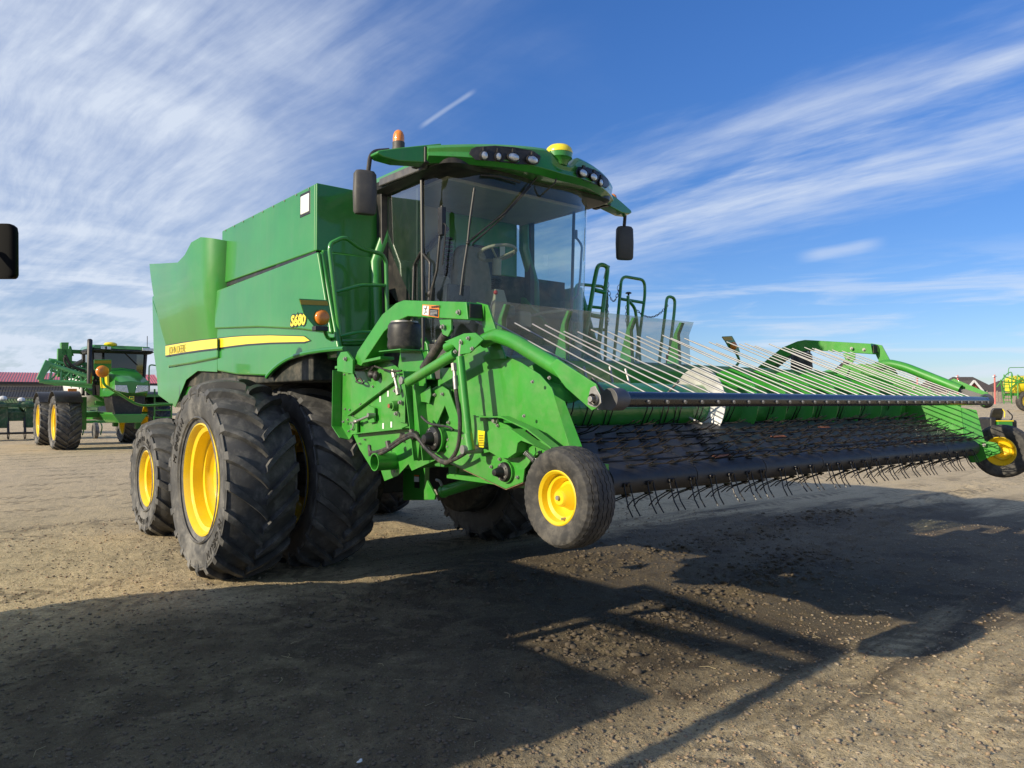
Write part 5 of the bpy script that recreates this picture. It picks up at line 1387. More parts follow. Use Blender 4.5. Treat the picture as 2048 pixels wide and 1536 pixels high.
for i, (d_, P3, ang, j1, j2) in enumerate(cand):
    # local: y along t (forward over the top), z along outward normal
    # rotation about X takes local +y to (cos ang, sin ang) and local +z to its left normal; outward is to the right of travel when t points to -Y
    ty, tz = math.cos(ang + R_(j1)), math.sin(ang + R_(j1))
    ny, nz = (tz, -ty)
    if i < 100:
        if t0 is None:
            t0 = TM.build('spring_tine', M['tine'], head, loc=P3)
            c = t0
        else: c = copy_of(t0, head, P3, kids=False)
        mt3 = Matrix(((-1, 0, 0), (0, ty, ny), (0, tz, nz))).to_4x4()
        c.rotation_mode = 'QUATERNION'; c.rotation_quaternion = (Matrix.Rotation(0, 3, 'X') @ mt3.to_3x3()).to_quaternion()
    else:
        sy = math.tan(R_(j2))
        rest.add([(P3.x + v[0] + v[1] * sy, P3.y + v[1] * ty + v[2] * ny, P3.z + v[1] * tz + v[2] * nz) for v in TM.v], TM.f)
rs = rest.build('spring_tine_rows', M['tine'], head); rs['kind'] = 'stuff'
for x, s in ((4.15, .33), (6.1, .10), (5.2, .18), (7.0, .33)):
    p, t, nn = belt_path(s); q_ = p + nn * .006
    mb = MB(); mb.beam((x - .09, q_.x, q_.y), (x + .09, q_.x, q_.y), .03, .004, (0, nn.x, nn.y)); mb.build('splice_plate', M['rust'], head)
# gauge wheels
def gauge(X, Y, Z, side):
    R, Wd, rim = .262, .205, .136
    mb = MB(); h = Wd / 2; n = 240
    cols_ = [(-h * .72, rim - .004, 0), (-h * .80, rim + .008, 0), (-h * .93, rim + .035, 0), (-h * 1.0, rim + .07, 0), (-h * .985, rim + .092, 0)]
    tread = []
    zz = .0042
    ts = [-.86, -.855, -.60, -.59, -.545, -.535, -.28, -.27, -.225, -.215, .04, .05, .095, .105]
    full = [-.95]
    for gcen in (-.72, -.42, -.12, .18, .48, .76):
        full += [gcen - .030, gcen - .022, gcen + .022, gcen + .030]
    full += [.95]
    def rad(x): return R - .030 * abs(x) ** 3.2
    for i, x in enumerate(full):
        gi = (i - 1) % 4 if 0 < i < len(full) - 1 else -1
        dep = .0075 if gi in (1, 2) else 0
        tread.append((x * h, rad(x) - dep, 1 if gi >= 0 else .5))
    cols_ = cols_ + tread + [(-a, b, c) for a, b, c in cols_[:5][::-1]]
    vs = []
    for a, r, zf in cols_:
        for k in range(n):
            tri = abs((k % 6) / 3 - 1) * 2 - 1
            t = 2 * math.pi * k / n
            vs.append((a + zz * zf * tri, math.cos(t) * r, math.sin(t) * r))
    fs = [(i * n + k, i * n + (k + 1) % n, (i + 1) * n + (k + 1) % n, (i + 1) * n + k) for i in range(len(cols_) - 1) for k in range(n)]
    mb.add(vs, fs)
    s = side; hb = MB()
    hb.lathe([(s * (h * .80), rim + .006), (s * (h * .84), rim), (s * (h * .72), rim - .012), (s * h * .40, rim - .018), (s * h * .34, rim - .036), (s * .0, rim - .045), (-s * .012, .085), (-s * .006, .068), (s * .008, .058), (s * .055, .046), (s * .068, .036), (s * .070, .001)], n=48)
    hb.lathe([(-s * (h * .80), rim + .006), (-s * (h * .84), rim), (-s * h * .4, rim - .02), (0, rim - .045)], n=48)
    w = hb.build('gauge_wheel', M['yellow'], head, loc=(X, Y, Z), ang=30)
    t = mb.build('tyre', M['rubber2'], w, loc=(0, 0, 0), ang=25); t.location = (0, 0, 0); OFF[t.name] = Vector((X, Y, Z))
    b = MB(); b.cyl((s * .07, 0, 0), (s * .082, 0, 0), .012, 12); b.cyl((s * .025, -.02, -rim + .03), (s * .06, -.01, -rim + .028), .007, 8)
    hc = b.build('hub_cap', M['steel'], w, loc=(0, 0, 0)); hc.location = (0, 0, 0)
    return w
gl = gauge(2.735, 2.875, 1.262, -1)
gw = gauge(8.57, 2.79, 1.27, 1)
gw.rotation_euler = (0, 0, R_(4))
mb = MB(); mb.cyl((2.72, 2.875, 1.262), (3.0, 2.875, 1.262), .022, 14); mb.box(2.86, 3.0, 2.84, 2.93, 1.24, 1.42); mb.build('wheel_spindle', M['frame'], head, bevel=.003); mb = MB(); mb.cyl((8.2, 2.79, 1.27), (8.5, 2.79, 1.27), .022, 14); mb.build('wheel_spindle', M['frame'], head, bevel=.003)
# lower float cylinder seen under the end sheet
a, b = Q(812, 1 + 985, 'X', 3.35), Q(985, 938, 'X', 3.6)
a = Vector((3.45, 5.05, .96)); 
a = Q(884, 984, 'X', 3.45); b = Q(1010, 945, 'X', 3.6)
mb = MB(); mb.cyl(a, b, .045, 20); mb.cyl(a, a.lerp(b, .05), .05, 20); mb.build('float_cylinder', M['frame'], comb, bevel=.003)
mb = MB(); mb.tube(rnd([Q(884, 972, 'X', 3.4), Q(880, 962, 'X', 3.4), Q(873, 960, 'X', 3.4)], .02), .012, 8); mb.build('hydraulic_fitting', M['steel'], comb)
mb = MB(); mb.prism(QX(4.42, Ct((660, 1290), (660, 1640), (880, 1640), (885, 1290))), 'X', 4.40, 4.46); fp = mb.build('feeder_post', M['frame'], comb, bevel=.006)
mb = MB(); mb.prism(QX(3.78, C4((700, 1340), (720, 1270), (775, 1370), (770, 1400), (700, 1400))), 'X', 3.77, 3.79); mb.build('cylinder_lug', M['frame'], comb, bevel=.003)
mb = MB(); mb.prism(QX(4.39, C4((628, 1232), (660, 1236), (660, 1325), (628, 1320))), 'X', 4.394, 4.398); lb = mb.build('warning_label', M['decal_k'], fp)
mb = MB(); mb.prism(QX(4.39, C4((629, 1245), (659, 1248), (659, 1282), (629, 1280))), 'X', 4.389, 4.393); mb.build('label_field', M['decal_w'], lb)
mb = MB(); mb.prism(QX(4.39, C4((629, 1234), (659, 1237), (659, 1245), (629, 1242))), 'X', 4.389, 4.393); mb.build('label_field', M['decal_o'], lb)
# ------------------------------------------------------------------ background machines and buildings
def gz(x, y): return float(zfar(x, y))
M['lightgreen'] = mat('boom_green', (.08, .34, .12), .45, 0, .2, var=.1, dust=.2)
M['shaded_green'] = mat('shaded_implement_green', (.018, .085, .03), .6, 0, 0, var=.4, scale=4, dust=.5)  # darker copy of the green, shade put into the colour
M['white'] = mat('white_tank', (.72, .72, .70), .4, 0, .2, var=.05)
M['tint'] = mat('tinted_glass', (.010, .014, .016), .08, 0, 1.0)
# --- sprayer, facing the same way as the combine
c = Q(240, 842, 'D', 27.4); SB = Vector((c.x, c.y, 0)); SB.z = gz(SB.x, SB.y)
spr = thing('sprayer', 'tall green self-propelled sprayer with folded booms and very wide black tyres, parked far left', 'sprayer', SB)
fw = Q(104, 843, 'D', 27.3)
def spx(x, y, Y): return Q(x, y, 'Y', Y)
sw_ = wheel(spr, (fw.x + .40, fw.y, SB.z + .98), 1.02, .78, .63, 22, .060, .10, -1, wl=.036, spread=.72)
dxw = 2 * (SB.x - fw.x - .40)
bw_ = Q(76, 843, 'D', 30.5)
for x, y, f in ((fw.x + .40 + dxw, fw.y, 1), (fw.x + .40, fw.y + 3.6, 0), (fw.x + .40 + dxw, fw.y + 3.6, 1)):
    copy_of(sw_, spr, (x, y, SB.z + .98), scale=(-1 if f else 1, 1, 1))
sx, sy, sz = SB
def SBX(name, mt, x0, x1, y0, y1, z0, z1, bev=.02, par=None, par2=None):
    return MB().box(sx + x0, sx + x1, sy + y0, sy + y1, sz + z0, sz + z1).build(name, M[mt], par or spr, bevel=bev)
mb = MB(); mb.box(sx - .45, sx + .45, sy - .9, sy + 5.2, sz + 1.05, sz + 1.35); wy = fw.y - sy; hw_ = sx - fw.x - .40
mb.box(sx - hw_, sx + hw_, sy + wy - .1, sy + wy + .1, sz + 1.15, sz + 1.35); mb.box(sx - hw_, sx + hw_, sy + wy + 3.5, sy + wy + 3.7, sz + 1.15, sz + 1.35)
for s in (-1, 1):
    for yy in (wy, wy + 3.6): mb.box(sx + s * (hw_ - .58) - .09, sx + s * (hw_ - .58) + .09, sy + yy - .15, sy + yy + .15, sz + .7, sz + 1.9)
mb.build('chassis', M['frame'], spr, bevel=.02)
for s in (-1, 1):
    for yy in (-.4, 3.2):
        yc = fw.y + (0 if yy < 1 else 3.6); xc = sx + s * (sx - fw.x - .40)
        mb = MB(); mb.grid(lambda u, v: Vector((xc - .42 + .84 * v, yc - math.cos(R_(40 + 100 * u)) * 1.12, sz + .98 + math.sin(R_(40 + 100 * u)) * 1.12)), 8, 1); mb.build('fender', M['black'], spr, solid=.03)
# hood, grille, lamps
mb = MB(); mb.loft([[(sx + a * w, sy - 1.6 + dy_, sz + z) for a, z in ((-1, z0), (-1.02, z0 + .45), (-.72, z1), (0, z1 + .05), (.72, z1), (1.02, z0 + .45), (1, z0))] for w, dy_, z0, z1 in ((.52, 0, 2.02, 2.38), (.60, .5, 1.9, 2.66), (.66, 1.6, 1.9, 2.9))]); mb.build('hood', M['green'], spr, bevel=.02)
mb = MB(); mb.loft([[(sx + a * w, sy + y, sz + z) for a, y in ((-1, 0), (1, 0), (1, -1.2), (-1, -1.2))] for w, y, z in ((.42, -.4, 1.25), (.52, -.4, 1.7), (.56, -.4, 2.25))]); mb.build('grille', M['black'], spr, bevel=.03)
for s in (-1, 1):
    mb = MB(); mb.prism([(sx + s * .10, sz + 2.02), (sx + s * .52, sz + 2.10), (sx + s * .52, sz + 2.28), (sx + s * .16, sz + 2.28)], 'Y', sy - 1.66, sy - 1.6); mb.build('headlight', M['lampglass'], spr, bevel=.01)
mb = MB(); mb.box(sx - .08, sx + .08, sy - 1.635, sy - 1.61, sz + 1.75, sz + 1.91); em = mb.build('emblem', M['decal_y'], spr, bevel=.01)
mb = MB(); mb.box(sx - .06, sx + .06, sy - 1.642, sy - 1.634, sz + 1.77, sz + 1.89); mb.build('emblem_field', M['green'], em)
mb = MB(); mb.prism([(sx - .05, sz + 1.83), (sx - .01, sz + 1.85), (sx + .03, sz + 1.84), (sx + .05, sz + 1.87), (sx + .04, sz + 1.83), (sx + .02, sz + 1.81), (sx + .04, sz + 1.78), (sx, sz + 1.81), (sx - .04, sz + 1.79), (sx - .03, sz + 1.82)], 'Y', sy - 1.650, sy - 1.643); mb.build('deer_mark', M['decal_y'], em)
mb = MB(); mb.prism([(sx - .66, sz + 2.2), (sx - .60, sz + 2.2), (sx - .64, sz + 2.75), (sx - .70, sz + 2.75)], 'Y', sy - 1.2, sy - .1); mb.build('hood_stripe', M['decal_y'], spr)
mb = MB(); mb.loft([[(sx + a, sy + b, sz + z) for a, b in ((-.35 - k, -1.5), (.35 + k, -1.5), (.5 + k, -.2), (-.5 - k, -.2))] for k, z in ((0, 1.0), (.2, 1.3))]); mb.build('front_skirt', M['green'], spr, bevel=.02)
# cab
mb = MB(); mb.loft([[(sx + a * w, sy + y, sz + z) for a, y in ((-1, .25), (-.6, .0), (.6, .0), (1, .25), (1, 1.7), (-1, 1.7))] for w, z in ((.78, 1.95), (.86, 2.4), (.88, 3.5))]); mb.build('cab_glass', M['tint'], spr, bevel=.02)
mb = MB()
for s in (-1, 1):
    mb.beam((sx + s * .80, sy + .22, sz + 1.95), (sx + s * .89, sy + .24, sz + 3.5), .08, .08); mb.beam((sx + s * .88, sy + 1.68, sz + 1.95), (sx + s * .89, sy + 1.7, sz + 3.5), .08, .08)
mb.build('cab_frame', M['black'], spr)
mb = MB(); mb.loft([rr_rect(sx - .98, sx + .98, sy - .25, sy + 1.85, sz + 3.46, .2), rr_rect(sx - 1.08, sx + 1.08, sy - .35, sy + 1.9, sz + 3.53, .2), rr_rect(sx - 1.0, sx + 1.0, sy - .3, sy + 1.85, sz + 3.60, .25)]); mb.build('roof_edge', M['black'], spr)
mb = MB(); mb.loft([rr_rect(sx - 1.04, sx + 1.04, sy - .33, sy + 1.88, sz + 3.59, .2), rr_rect(sx - .95, sx + .95, sy - .2, sy + 1.8, sz + 3.72, .2)]); mb.build('cab_roof', M['green'], spr, bevel=.02)
for x in (-.62, .72, .9, -.5):
    mb = MB(); mb.box(sx + x - .10, sx + x + .10, sy - .40, sy - .33, sz + 3.56, sz + 3.66); mb.build('work_light', M['lampglass'], spr, bevel=.01)
mb = MB(); mb.ell((sx - .35, sy - .05, sz + 3.76), .22, .22, .09, 16, 8); mb.build('receiver_dome', M['decal_y'], spr)
mb = MB(); mb.tube([(sx + .95, sy + .3, sz + 3.7), (sx + .95, sy + .3, sz + 4.15)], .012, 6); mb.tube([(sx + .1, sy - .03, sz + 3.5), (sx + .55, sy - .06, sz + 3.05)], .014, 6); mb.build('antenna', M['black'], spr)
mb = MB(); mb.tube([(sx - 1.05, sy - .3, sz + 2.35), (sx - 1.05, sy - .3, sz + 3.72), (sx - 1.03, sy - .2, sz + 3.86)], .085, 16); mb.build('exhaust_stack', M['black'], spr)
# mirrors, handrails, ladder
mb = MB()
for s, a in ((1, 0), (1, .35)): mb.tube(rnd([(sx + s * (1.0 + a), sy + .2, sz + 2.3), (sx + s * (1.0 + a), sy + .2, sz + 3.1 - a * .4), (sx + s * (1.35 + a), sy + .2, sz + 3.05 - a * .4), (sx + s * (1.38 + a), sy + .2, sz + 2.2)], .12), .025, 8)
for i in range(6): mb.beam((sx + 1.25, sy + .4, sz + .6 + i * .27), (sx + 1.85, sy + .4, sz + .6 + i * .27), .04, .04)
for x in (1.25, 1.85): mb.beam((sx + x, sy + .4, sz + .5), (sx + x, sy + .4, sz + 2.2), .05, .05)
mb.box(sx + .9, sx + 2.0, sy + .2, sy + 1.8, sz + 1.9, sz + 2.0)
mb.build('ladder', M['frame'], spr)
# tanks, hoses behind
mb = MB(); mb.ell((sx - .2, sy + 3.6, sz + 2.35), 1.0, 1.7, .85, 24, 12); mb.build('solution_tank', M['white'], spr)
mb = MB(); mb.tube(spline([(sx - 1.6, sy + .9, sz + 2.35), (sx - 1.45, sy + .9, sz + 2.9), (sx - 1.05, sy + .9, sz + 3.2)], 8), .07, 10); mb.build('intake_hose', M['beige'], spr)
# folded boom
def P2(x, y, Y): return Q(x, y, 'Y', Y)
YB = sy + .3
mb = MB(); r_ = random.Random(4)
top = [P2(95, 727, YB), P2(187, 757, YB - .3)]; bot = [P2(78, 762, YB), P2(185, 767, YB - .3)]
def lat(a0, a1, b0, b1, n, r, rr):
    r, rr = r * 1.5, rr * 1.35
    mb.tube([a0, a1], rr, 6); mb.tube([b0, b1], rr, 6)
    for i in range(n):
        t0_, t1_ = i / n, (i + .5) / n
        mb.tube([b0.lerp(b1, t0_), a0.lerp(a1, t1_)], r, 5); mb.tube([a0.lerp(a1, t1_), b0.lerp(b1, (i + 1) / n)], r, 5)
off = Vector((0, .9, 0))
lat(top[0], top[1], bot[0], bot[1], 5, .02, .055)
lat(P2(97, 720, YB + .9), P2(187, 730, YB + .6), P2(93, 733, YB + .9), P2(187, 748, YB + .6), 8, .018, .05)
lat(P2(110, 722, YB + .4), P2(188, 745, YB + .2), P2(100, 740, YB + .4), P2(184, 766, YB + .2), 10, .015, .035)
mb.beam(P2(97, 722, YB), P2(79, 760, YB), .16, .2); mb.beam(P2(88, 765, YB + .3), P2(190, 775, YB), .1, .1)
for i in range(26):
    a = P2(120 + r_.random() * 65, 735 + r_.random() * 30, YB + .3); mb.tube([a, a + Vector((.05, .2 * r_.random(), -.28))], .018, 5)
for i in range(10):
    a = P2(100 + r_.random() * 80, 720 + r_.random() * 18, YB + .8); mb.box(a.x - .06, a.x + .1, a.y - .1, a.y + .1, a.z - .08, a.z + .07)
mb.build('folded_boom', M['lightgreen'], spr)
mb = MB(); mb.tube(spline([P2(130, 710, YB), P2(140, 728, YB), P2(150, 735, YB), P2(170, 742, YB)], 4), .05, 6); mb.tube(spline([P2(128, 715, YB), P2(133, 730, YB), P2(160, 750, YB)], 4), .035, 6)
for i in range(14):
    a = P2(120 + r_.random() * 65, 735 + r_.random() * 28, YB + .5); mb.tube(spline([a, a + Vector((.15, 0, -.12)), a + Vector((.35, .1, .03))], 3), .022, 5)
mb.build('boom_hoses', M['hose'], spr)
mb = MB(); mb.prism([(P2(x, y, YB + .5).x, P2(x, y, YB + .5).z) for x, y in ((121, 685), (137, 685), (134, 712), (122, 712))], 'Y', YB + .4, YB + .7); a = P2(124, 720, YB + .5); mb.box(a.x - .15, a.x + .3, a.y - .1, a.y + .1, a.z - .6, a.z + .4); mb.build('boom_rest', M['frame'], spr, bevel=.02)
mb = MB(); a = P2(143, 703, YB + 1); mb.box(a.x - .2, a.x + 1.0, a.y, a.y + .12, a.z - .07, a.z + .07); mb.tube(rnd([P2(136, 712, YB + 1), P2(140, 690, YB + 1), P2(146, 712, YB + 1)], .1), .03, 6); mb.build('boom_cradle', M['frame'], spr)
a = Q(145, 780, 'Y', fw.y - .6); mb = MB(); mb.box(a.x - .14, a.x + .14, a.y, a.y + .06, a.z - .05, a.z + .05); mb.build('turn_signal', M['glow'], spr, bevel=.01)
mb = MB()
for a, b, w in (((170, 778), (205, 800), .10), ((190, 806), (235, 810), .16), ((205, 800), (235, 800), .10)): mb.beam(P2(*a, YB + .4), P2(*b, YB + .4), w, w)
mb.build('front_linkage', M['frame'], spr, bevel=.01)
# small wheels and bars of a tillage tool standing beyond the sprayer
c = Q(215, 850, 'D', 36); c.z = gz(c.x, c.y)
til = thing('cultivator', 'green folding cultivator with small black wheels standing behind the sprayer', 'cultivator', c)
mb = MB()
for i in range(8):
    x = c.x - 2.5 + i * .75; mb.beam((x, c.y, c.z + .75), (x + .1, c.y + 1.6, c.z + .75), .08, .08); mb.tube(spline([(x, c.y + .3, c.z + .75), (x, c.y - .1, c.z + .5), (x, c.y + .2, c.z + .15)], 3), .03, 5)
mb.beam((c.x - 3, c.y, c.z + .75), (c.x + 3.2, c.y, c.z + .75), .1, .1); mb.beam((c.x - 3, c.y + 1.6, c.z + .75), (c.x + 3.2, c.y + 1.6, c.z + .75), .1, .1)
mb.build('frame', M['frame'], til)
w0 = MB(); w0.lathe([(-.1, .001), (-.1, .14), (-.09, .2), (-.1, .30), (-.07, .37), (.07, .37), (.1, .30), (.09, .2), (.1, .14), (.1, .001)], n=24); k = w0.build('wheel', M['rubber'], til, loc=(c.x - .6, c.y - .5, c.z + .37))
copy_of(k, til, (c.x + 1.6, c.y - .4, c.z + .37)); copy_of(k, til, (c.x - 1.9, c.y + 1.0, c.z + .37))
# --- seeding tool at the far left edge
c = Q(30, 848, 'D', 34); c.z = gz(c.x, c.y)
imp = thing('seeding_implement', 'low dark green seeding implement with disc gangs at the left edge, behind the sprayer tyres', 'farm implement', c)
mb = MB(); r_ = random.Random(9)
mb.box(c.x - 3.5, c.x + 1.9, c.y - .2, c.y + .5, c.z + .85, c.z + 1.25); mb.box(c.x - 3.5, c.x + 2.2, c.y - .5, c.y - .35, c.z + 1.45, c.z + 1.6); mb.box(c.x - 3.5, c.x + 2.0, c.y + 2, c.y + 2.2, c.z + 1.2, c.z + 1.4)
for i in range(5): mb.box(c.x - 3.4 + i * 1.25, c.x - 2.8 + i * 1.25, c.y - .4, c.y + .4, c.z + .55, c.z + 1.55)
for i in range(8): a = c.x - 3.3 + i * .68; mb.beam((a, c.y - .3, c.z + 1.5), (a + .5, c.y + 1.2, c.z + 1.0), .08, .08)
mb.build('frame', M['shaded_green'], imp, bevel=.02)
mb = MB()
for i in range(9): a = c.x - 3.4 + i * .62; mb.lathe([(-.02, .3), (.02, .3)], (a, c.y - .5, c.z + .35), 'X', 16); mb.tube([(a, c.y - .3, c.z + 1.0), (a, c.y - .5, c.z + .35)], .05, 5)
mb.box(c.x - 3.5, c.x + 2, c.y - .7, c.y - .55, c.z + .28, c.z + .36)
mb.build('disc_gang', M['black'], imp)
mb = MB()
for i in range(4): mb.ell((c.x - 3 + i * 1.15, c.y + .1, c.z + 1.58), .38, .3, .16, 14, 7)
mb.build('seed_hoppers', M['shaded_green'], imp)
mb = MB()
for i in range(7): a = (c.x - 3 + r_.random() * 4.6, c.y + .1, c.z + 1.6 + r_.random() * .4); mb.ell(a, .16, .14, .12, 8, 5)
mb.build('seed_tubes', M['white'], imp)
# --- long reel header standing in front of the shed
c = Q(45, 800, 'D', 40); c.z = gz(c.x, c.y)
reel = thing('grain_header', 'long grain header with a dark reel of fingers standing in front of the red-roofed shed', 'header', c)
mb = MB(); d_ = Vector((RX, RY, 0)); n_ = Vector((FX, FY, 0)); 
L0, L1 = c - d_ * 5, c + d_ * 3.7
for k, z in enumerate((1.9, 2.25, 2.5)): mb.beam(L0 + n_ * k * .3 + Vector((0, 0, z)), L1 + n_ * k * .3 + Vector((0, 0, z)), .06, .05)
for i in range(58):
    t = i / 57; p = L0.lerp(L1, t)
    mb.tube([p + Vector((0, 0, 2.5)) + n_ * .3, p + Vector((0, 0, 2.05)) + n_ * .1, p + Vector((0, 0, 1.75)) - n_ * .1], .018, 4)
mb.build('reel', M['black'], reel)
mb = MB(); mb.beam(L0 + Vector((0, 0, 1.0)), L1 + Vector((0, 0, 1.0)), .5, .5); mb.beam(L0 + n_ * .5 + Vector((0, 0, 1.5)), L1 + n_ * .5 + Vector((0, 0, 1.5)), .1, .7); mb.build('platform', M['shaded_green'], reel, bevel=.03)
a = Q(112, 770, 'D', 39.6); mb = MB(); mb.beam(a + Vector((0, 0, .1)), a + d_ * 3.2 + Vector((0, 0, .1)), .5, .28); mb.build('end_shield', M['green'], reel, bevel=.04)
# --- shed with red roof
A0, A1 = Q(-620, 785, 'D', 66), Q(300, 785, 'D', 84)
zb_ = gz(A0.x, A0.y); zg = gz(A1.x, A1.y)
dirv = (Vector((A1.x, A1.y, 0)) - Vector((A0.x, A0.y, 0))); LL = dirv.length; dirv.normalize(); nv = Vector((-dirv.y, dirv.x, 0))
if nv.dot(n_) < 0: nv = -nv
shed = thing('shed', 'long grey metal shed with a bright red ribbed roof behind the machines', 'shed', Vector((A0.x, A0.y, zb_)))
o_ = Vector((A0.x, A0.y, 0)); EH = 3.05 + .0
ev = Q(0, 762, 'D', 72).z; rg_ = Q(0, 742, 'D', 80).z
mb = MB(); q_ = [o_, o_ + dirv * LL, o_ + dirv * LL + nv * 14, o_ + nv * 14]
mb.add([p + Vector((0, 0, z)) for z in (-.3, ev) for p in q_], [(0, 1, 5, 4), (1, 2, 6, 5), (2, 3, 7, 6), (3, 0, 4, 7)])
mb.build('wall', mat('shed_cladding', (.16, .17, .19), .5, .2, 0, var=.1), shed)
mrf = mat('red_roof_metal', (.52, .055, .06), .45, .0, .2, var=.08)
mb = MB(); e0, e1 = o_ - nv * .7 - dirv, o_ + dirv * (LL + 1) - nv * .7; r0, r1 = o_ + nv * 7 - dirv, o_ + nv * 7 + dirv * (LL + 1)
nrib = 150
def roof(u, v):
    base = e0.lerp(e1, u).lerp(r0.lerp(r1, u), v); z = ev + (rg_ - ev) * v
    return Vector((base.x, base.y, z + (.05 if int(round(u * nrib * 4)) % 4 == 0 else 0)))
mb.grid(roof, nrib * 4, 1)
b0, b1 = o_ + nv * 14.7 - dirv, o_ + nv * 14.7 + dirv * (LL + 1)
mb.add([(r0.x, r0.y, rg_), (r1.x, r1.y, rg_), (b1.x, b1.y, ev), (b0.x, b0.y, ev)], [(0, 1, 2, 3)])
mb.build('roof', mrf, shed, ang=20)
mb = MB(); mb.beam(e0 + Vector((0, 0, ev - .05)), e1 + Vector((0, 0, ev - .05)), .15, .25); mb.build('gutter', M['black'], shed)

# --- right: fence, poles, houses, cart, mower
def at(px, D_): 
    p = Q(px, 800, 'D', D_); return Vector((p.x, p.y, gz(p.x, p.y)))
F0, F1 = at(1500, 128), at(2600, 112)
brd = mat('weathered_boards', (.42, .33, .24), .8, 0, 0, var=.12, scale=1)
fen = thing('board_fence', 'low tan board fence in front of the houses', 'fence', F0)
f0, f1 = at(1300, 142), at(2700, 128)
mb = MB(); mb.beam(f0 + Vector((0, 0, 1.0)), f1 + Vector((0, 0, 1.0)), .06, 2.1); mb.build('board_panel', brd, fen)
mb = MB()
for i in range(70):
    p = f0.lerp(f1, i / 69); mb.beam(p + Vector((0, 0, 0)) - n_ * .08, p + Vector((0, 0, 2.2)) - n_ * .08, .14, .14)
mb.build('posts', brd, fen)
cf = thing('chain_link_fence', 'grey chain-link fence with thin posts along the far side of the yard', 'fence', F0)
def wire_mat():
    m = bpy.data.materials.new('chain_link'); m.use_nodes = True; t = m.node_tree; t.nodes.clear(); q = NG(t)
    df = q.n('ShaderNodeBsdfDiffuse'); df.inputs[0].default_value = (.14, .14, .15, 1); tr = q.n('ShaderNodeBsdfTransparent'); mx = q.n('ShaderNodeMixShader')
    P_ = q.sep(q.n('ShaderNodeNewGeometry').outputs['Position'])
    a = q.m('PINGPONG', q.m('ADD', P_[0], P_[2]), .05); b = q.m('PINGPONG', q.m('SUBTRACT', P_[0], P_[2]), .05)
    f = q.m('LESS_THAN', q.m('MINIMUM', a, b), .014)
    q.link(f, mx.inputs[0]); q.link(tr.outputs[0], mx.inputs[1]); q.link(df.outputs[0], mx.inputs[2])
    o = q.n('ShaderNodeOutputMaterial'); q.link(mx.outputs[0], o.inputs[0]); return m
mb = MB(); mb.add([F0, F1, F1 + Vector((0, 0, 1.9)), F0 + Vector((0, 0, 1.9))], [(0, 1, 2, 3)]); mb.build('wire_mesh', wire_mat(), cf)
mb = MB()
for i in range(60):
    p = F0.lerp(F1, i / 59); mb.tube([p, p + Vector((0, 0, 2.0))], .04, 5)
mb.tube([F0 + Vector((0, 0, 1.93)), F1 + Vector((0, 0, 1.93))], .03, 5); mb.build('posts', M['grey'], cf)
pink = mat('faded_red_paint', (.62, .16, .14), .6)
pole0 = None
for i, (px, D_, top) in enumerate(((1835, 118, 751), (1916, 116, 753), (1990, 112, 756))):
    p = at(px, D_); h = Q(px, top, 'D', D_).z - p.z
    if pole0 is None:
        po = thing('yard_pole', 'x', 'pole', p, 'red poles along the far fence'); pole0 = po
        MB().tube([p, p + Vector((0, 0, h))], .11, 8).build('post', pink, po, loc=None)
        mb = MB(); mb.box(p.x - .5, p.x + .5, p.y - .1, p.y + .1, p.z + h * .93, p.z + h * .96); mb.build('lamp_arm', M['white'], po)
    else:
        po = pole0.copy(); COL.objects.link(po); po.location = p; OFF[po.name] = p
        for ch in list(pole0.children): k = ch.copy(); COL.objects.link(k); k.parent = po; OFF[k.name] = p
    po['label'] = ('faded red pole just right of the header arm, leftmost of three', 'faded red pole left of the red gable, middle of three', 'faded red pole between the red-gabled house and the yellow cart')[i]
